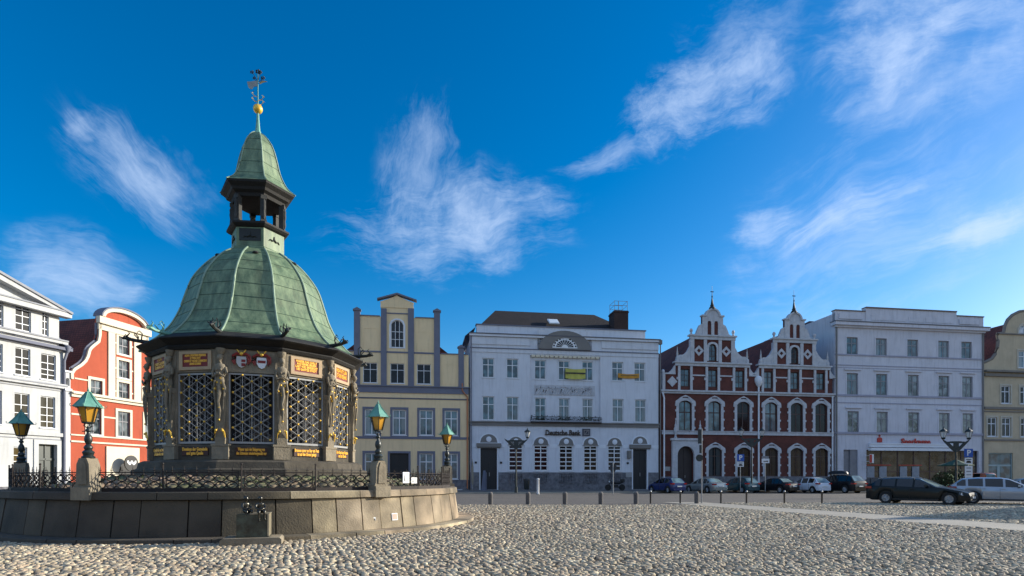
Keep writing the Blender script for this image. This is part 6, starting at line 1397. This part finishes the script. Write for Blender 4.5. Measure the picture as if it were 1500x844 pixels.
# tall sign pole seen from behind / edge on
o = thing('sign_pole', 'tall steel pole with dark sign backs standing by a stone bollard before the brick portal', 'sign', (*gpos(1028, 33.5), 0))
zf = lambda y, Y: EYE+(HY-y)/F*Y
MB().tube([(0,0,-.05),(0,0,zf(628,33.5))], .035, 8).build('pole', STEEL, o); MB().box(-.22,-.02,-.03,-.005,zf(650,33.5),zf(629,33.5)).box(-.14,.0,-.03,.0,zf(664,33.5),zf(652,33.5)).build('sign_plate', IRONP, o)
MB().lathe([(.20,-.01),(.20,.01)], n=20).xf(Matrix.Rotation(PI/2,4,'X')).build('round_sign', IRONP, o, loc=(-.15, -.05, zf(671,33.5)))
o = thing('white_post', 'short white-painted post on the pavement before the bank', 'post', (*gpos(788, 52.2), 0), 0); MB().lathe([(.11,0),(.11,1.25),(.13,1.27),(.12,1.38),(.02,1.42)], n=12).build('post', SIGNW, o, 50); MB().lathe([(.16,0),(.16,.06)], n=12).build('foot', STEEL, o)
o = thing('road_sign', 'pole with the dark back of a traffic sign before the bank motorcycle', 'sign', (*gpos(898, 52.4), 0)); MB().tube([(0,0,0),(0,0,zf(678,52.4))], .05, 8).build('pole', STEEL, o)
s = MB(); s.plate([(-.30,-.12),(-.12,-.45),(.12,-.45),(.40,.0),(.12,.40),(-.20,.40)], [], .05, .08); s.build('sign_plate', mat('dark_sign_back', (.03,.035,.04), .5, .1), o, loc=(0,0,zf(685,52.4)))
def psign(px, Y, ytop, lab, name='parking_sign', P_=True):
    o = thing(name, lab, 'sign', (*gpos(px, Y), .12)); zt = zf(ytop, Y)-.12
    MB().tube([(0,0,0),(0,0,zt)], .04, 8).build('pole', STEEL, o)
    if P_:
        p = MB().box(-.21*1.6,.21*1.6,-.07,-.045,zt-.66,zt).build('blue_plate', SIGNBL, o); text('P', .62, SIGNW, p, (0,-.08,zt-.34), depth=.012, bold=.015)
        q = MB().box(-.30,.30,-.07,-.045,zt-1.18,zt-.70).build('white_plate', SIGNW, o); b = MB()
        b.box(-.2,.2,-.078,-.07,zt-.86,zt-.80).plate([(-.18,zt-1.10),(.18,zt-1.10),(.18,zt-1.0),(.08,zt-.92),(-.1,zt-.92),(-.18,zt-1.0)], [], -.078,-.07); b.build('symbol', BLACKP, q)
    else:
        q = MB().box(-.36,.36,-.07,-.045,zt-.42,zt).build('white_plate', SIGNW, o); MB().box(-.2,.16,-.078,-.07,zt-.29,zt-.22).plate([(.12,zt-.35),(.27,zt-.25),(.12,zt-.16)], [], -.078,-.07).build('arrow', BLACKP, q)
        MB().box(-.30,.30,-.07,-.045,zt-.06+.08,zt+.24).build('top_plate', FRAMEG, o)
    return o
psign(1084.5, 56.0, 665.5, 'blue parking sign with a white plate under it before the brick house')
psign(1121, 56.2, 672, 'white arrow sign on a pole right of the parking sign', 'direction_sign', False)
o = psign(1418, 46, 657.5, 'blue parking sign with a tall white text plate right of the double street lamp'); 
b = MB()
for k in range(4): b.box(-.18,.18,-.09,-.08,2.05-.26*k,2.12-.26*k)
tp = MB().box(-.29,.29,-.08,-.05,1.2,2.25).build('text_plate', SIGNW, o); b.build('text_lines', FRAMEG, tp)
# street lamps with wing-shaped brackets
def slamp(px, Y, y_lan, lab, sides=(1,)):
    o = thing('street_lamp', lab, 'street lamp', (*gpos(px, Y), .12), R(4), 'street lamps with wing brackets'); zl = zf(y_lan, Y)-.12
    MB().lathe([(.14,0),(.14,.5),(.09,.55),(.075,2),(.06,zl-.9)], n=12).build('pole', IRONP, o, 40)
    w_ = 1.02
    wing = MB().plate([(-w_*1.05,zl-.15),(-w_*.95,zl-.32),(-.32,zl-.95),(0,zl-1.15),(.32,zl-.95),(w_*.95,zl-.32),(w_*1.05,zl-.15),(w_*.75,zl-.32),(.32,zl-.28),(-.32,zl-.28),(-w_*.75,zl-.32)], [[(-.55,zl-.42),(-.2,zl-.45),(-.2,zl-.75)],[(.55,zl-.42),(.2,zl-.75),(.2,zl-.45)]], -.04, .04).build('wing_bracket', IRONP, o)
    for s in sides:
        b = MB(); c = (s*w_*1.0,0,zl)
        b.lathe([(.10,-.15),(.16,-.05),(.10,0)], c=c, n=6).lathe([(.30,.42),(.22,.55),(.06,.66),(.03,.78),(.01,.82)], c=c, n=6)
        for q in range(6): a = PI/3*q; b.tube([(c[0]+.13*math.cos(a),.13*math.sin(a),zl-.02),(c[0]+.25*math.cos(a),.25*math.sin(a),zl+.43)], .012, 4)
        ln = b.build('lantern', IRONP, o, 40); MB().lathe([(.12,0),(.24,.42)], c=c, n=6, cap=False).build('glass', mat('frosted_lamp_glass', (.62,.64,.64), .3, .03), ln)
    return o
slamp(756, 53.0, 640, 'street lamp with a wing bracket and one lantern, before the left bank door', (1,))
slamp(1101, 56.0, 638, 'street lamp with two lanterns before the middle of the brick house', (-1,1))
slamp(1400.5, 45.0, 641, 'street lamp with two bright lanterns before the right end of the savings bank', (-1,1))
# folded parasols / boards and pole by the left bank door
for px, h_, rr_, lab in ((692, 3.3, .12, 'tall pale wrapped parasol leaning by the downpipe between yellow house and bank'),):
    o = thing('folded_parasol', lab, 'parasol', (*gpos(px, 62), .12)); MB().tube([(0,0,0),(0,0,h_)], .03, 6).build('pole', STEEL, o); MB().lathe([(.05,.6),(.14,1.0),(.12,2.4),(.03,3.1)], n=8).build('cover', mat('beige_cover', (.28,.25,.2), .9, .1), o, 50)
o = thing('leaning_boards', 'pair of long dark boards leaning beside the left bank door', 'boards', (*gpos(708.5, 62.5), .12)); MB().add([(-.25,-.5,0),(.25,-.5,0),(.2,.2,2.1),(-.05,.2,2.1)], [(0,1,2,3)]).box(.26,.34,-.5,-.4,0,1.9).build('board', mat('grey_blue_board', (.10,.11,.16), .6, .1), o)
o = thing('litter_bin', 'dark round litter bin by the bank plinth right of the wing-bracket lamp', 'bin', (*gpos(771.5, 62), .12)); MB().lathe([(.24,.1),(.28,.2),(.30,.95),(.33,.98),(.33,1.05)], n=14).build('bin', IRONP, o, 40); MB().lathe([(.34,1.05),(.30,1.2),(.05,1.28)], n=14).build('lid', BLACKP, o, 40)
# motorcycle
o = thing('motorcycle', 'black motorcycle parked on the pavement against the bank plinth', 'motorcycle', (*gpos(901, 61.5), .12), R(178))
for x in (-.72, .72):
    tw = MB().lathe([(.23,-.06),(.31,-.055),(.33,0),(.31,.055),(.23,.06)], n=20).build('wheel', TYRE, o, 40, loc=(x,0,.33)); tw.rotation_euler = (PI/2,0,0); MB().lathe([(.22,-.01),(.22,.01)], n=12).build('rim', STEEL, tw)
MB().box(-.30,.28,-.16,.16,.30,.62).tube([(.72,.08,.33),(.5,.08,.85),(.42,.05,1.02)], .03, 6).tube([(-.72,.1,.33),(-.2,.1,.45)], .035, 6).tube([(.1,-.16,.35),(-.85,-.18,.36)], .05, 8).build('frame', BLACKP, o, 40)
MB().ball((.18,0,.80), .24, 12, .7).build('tank', carpaint('bike_black', (.01,.01,.012)), o, 60); MB().tube([(.0,0,.82),(-.4,0,.80),(-.85,0,.92)], [.13,.15,.09], 8).build('seat', BLACKP, o, 50)
MB().tube([(.35,-.36,1.05),(.44,-.1,1.06),(.44,.1,1.06),(.35,.36,1.05)], .02, 6).build('handlebar', STEEL, o); MB().ball((.58,0,.92), .10, 10).build('headlight', LENS, o, 60); MB().add([(.5,-.18,.98),(.5,.18,.98),(.36,.16,1.30),(.36,-.16,1.30)], [(0,1,2,3)]).build('windscreen', CGLASS, o); MB().box(-.95,-.6,-.22,.22,.9,1.2).build('top_case', BLACKP, o)
# planting before the savings bank: a leafy shrub in a tub with a few pale flowers, and a green parasol
TUB = mat('stone_tub', (.22,.2,.18), .8, .15, 4)
def shrub(px, Y, r, h, lab, seed):
    o = thing('planted_shrub', lab, 'shrub', (*gpos(px, Y), .0), 0, 'tub shrubs before the savings bank'); rg = random.Random(seed)
    MB().lathe([(r*.5,0),(r*.6,.1),(r*.7,.55),(r*.75,.6)], n=14).build('tub', TUB, o, 40)
    st = MB()
    for k in range(9): a = rg.uniform(0, 2*PI); st.tube([(0,0,.5),(r*.5*math.cos(a),r*.5*math.sin(a),h*.6),(r*.85*math.cos(a),r*.85*math.sin(a),h*.9)], [.03,.02,.008], 4)
    st.build('stems', DOORBR, o); b = MB()
    for k in range(1700):
        v = Vector((rg.gauss(0,1), rg.gauss(0,1), rg.gauss(0,1))).normalized()*rg.random()**.45; c = Vector((v.x*r, v.y*r, h*.62+v.z*h*.42)); 
        if math.sin(c.x*6+seed)*math.sin(c.z*7)*math.sin(c.y*5) > .35: continue
        u = Vector((rg.gauss(0,1), rg.gauss(0,1), rg.gauss(0,1))).normalized()*.06; w_ = u.cross(Vector((rg.random(),rg.random(),1))).normalized()*.035; b.add([c-u, c+w_, c+u, c-w_], [(0,1,2,3)])
    b.build('leaves', mat('shrub_leaf', (.06,.09,.03), .7, .3, 3), o); f = MB()
    for k in range(26): v = Vector((rg.gauss(0,1), rg.gauss(0,1)-.8, rg.gauss(.3,1))).normalized(); f.ball((v.x*r, v.y*r, h*.62+v.z*h*.42), .045, 6)
    f.build('flowers', mat('pale_yellow_flower', (.6,.6,.3), .6, .1), o); return o
shrub(1381, 47.5, .75, 1.9, 'leafy tub shrub with pale yellow flowers left of the orange van', 3); shrub(1398, 48.2, .8, 2.1, 'taller leafy tub shrub touching the orange van', 8)
o = thing('green_parasol', 'flat dark green parasol opened above the tub shrubs', 'parasol', (*gpos(1400, 49), .0)); MB().tube([(0,0,0),(0,0,3.0)], .04, 6).build('pole', STEEL, o); MB().lathe([(1.25,2.42),(1.25,2.50),(.6,2.72),(.06,2.95)], n=8).build('canopy', mat('dark_green_cloth', (.03,.08,.05), .8, .1), o)

# houses of the square that stand beyond the picture: their shade and their reflections reach into it
def plainhouse(name, lab, pos, deg, wd, eave, apex, m, gable=True):
    pl = Plane((pos[0], pos[1]), deg); o = house(name, lab, pl); u = wd/2
    ws = [[-u+wd*(i+.5)/4, z, 1.1, 1.9, 0] for i in range(4) for z in (1.2, 4.6, 7.8) if z+2.2 < eave]
    out = [(-u,0),(u,0),(u,eave)]+([(0,apex)] if gable else [])+[(-u,eave)]
    wall(o, out, ws, m, 12, eave-.3)
    for q in ws: window(o, *q, depth=.12, glass=GLASSD)
    if gable: MB().add([(-u-.1,-.1,eave-.1),(-u-.1,12,eave-.1),(0,12,apex+.1),(0,-.1,apex+.1),(u+.1,-.1,eave-.1),(u+.1,12,eave-.1)], [(0,3,2,1),(4,5,2,3)]).build('roof', ROOFRD, o)
    else: MB().add([(-u-.1,-.3,eave-.1),(u+.1,-.3,eave-.1),(u+.1,12,eave-.1),(-u-.1,12,eave-.1),(-u,6,apex),(u,6,apex)], [(0,1,5,4),(2,3,4,5),(1,2,5),(3,0,4)]).build('roof', ROOFDK, o)
plainhouse('gabled_house', 'narrow gabled house beyond the right edge whose shadow reaches the cobbles', (52, 33.3), -90, 9, 9, 13, BEIGE)
for i, (x, wd, ev, ap, m_, lab) in enumerate(((-46, 22, 10, 14, BEIGE, 'long beige house at the left behind the viewer'), (-20, 24, 12, 16, YELLOW, 'broad yellow house behind the viewer'), (8, 26, 11, 15.5, LILAC, 'lilac house right behind the viewer'), (36, 24, 12, 16, ORANGE, 'red house behind the viewer to the right'), (62, 22, 10, 14, BEIGE, 'small beige house far right behind the viewer'), (88, 26, 12, 16, BEIGE, 'third beige house far right behind the viewer'), (116, 28, 12, 16, BRICK, 'brick house far right behind the viewer'), (146, 30, 12, 16, YELLOW, 'outermost yellow house behind the viewer'), (186, 48, 12, 16, BEIGE, 'long block at the far end behind the viewer'), (240, 56, 12, 16, BEIGE, 'longest block at the far end behind the viewer'))):
    plainhouse('town_house', lab, (x, -42), 180, wd, ev, ap, m_, False)
# ------------------------------------------------------------------ light haze over the square
def haze(dens):
    m = bpy.data.materials.new('haze_air'); t = nt(m); out = N(t, 'ShaderNodeOutputMaterial'); v = N(t, 'ShaderNodeVolumePrincipled')
    v.inputs['Color'].default_value = (.75,.86,1,1); v.inputs['Density'].default_value = dens; v.inputs['Anisotropy'].default_value = .45; t.links.new(v.outputs[0], out.inputs['Volume'])
    o = MB().box(-120, 160, -12, 150, -1.1, 27).build('haze', m); tag(o, kind='stuff'); return o
HAZE = 0
if HAZE: haze(HAZE)
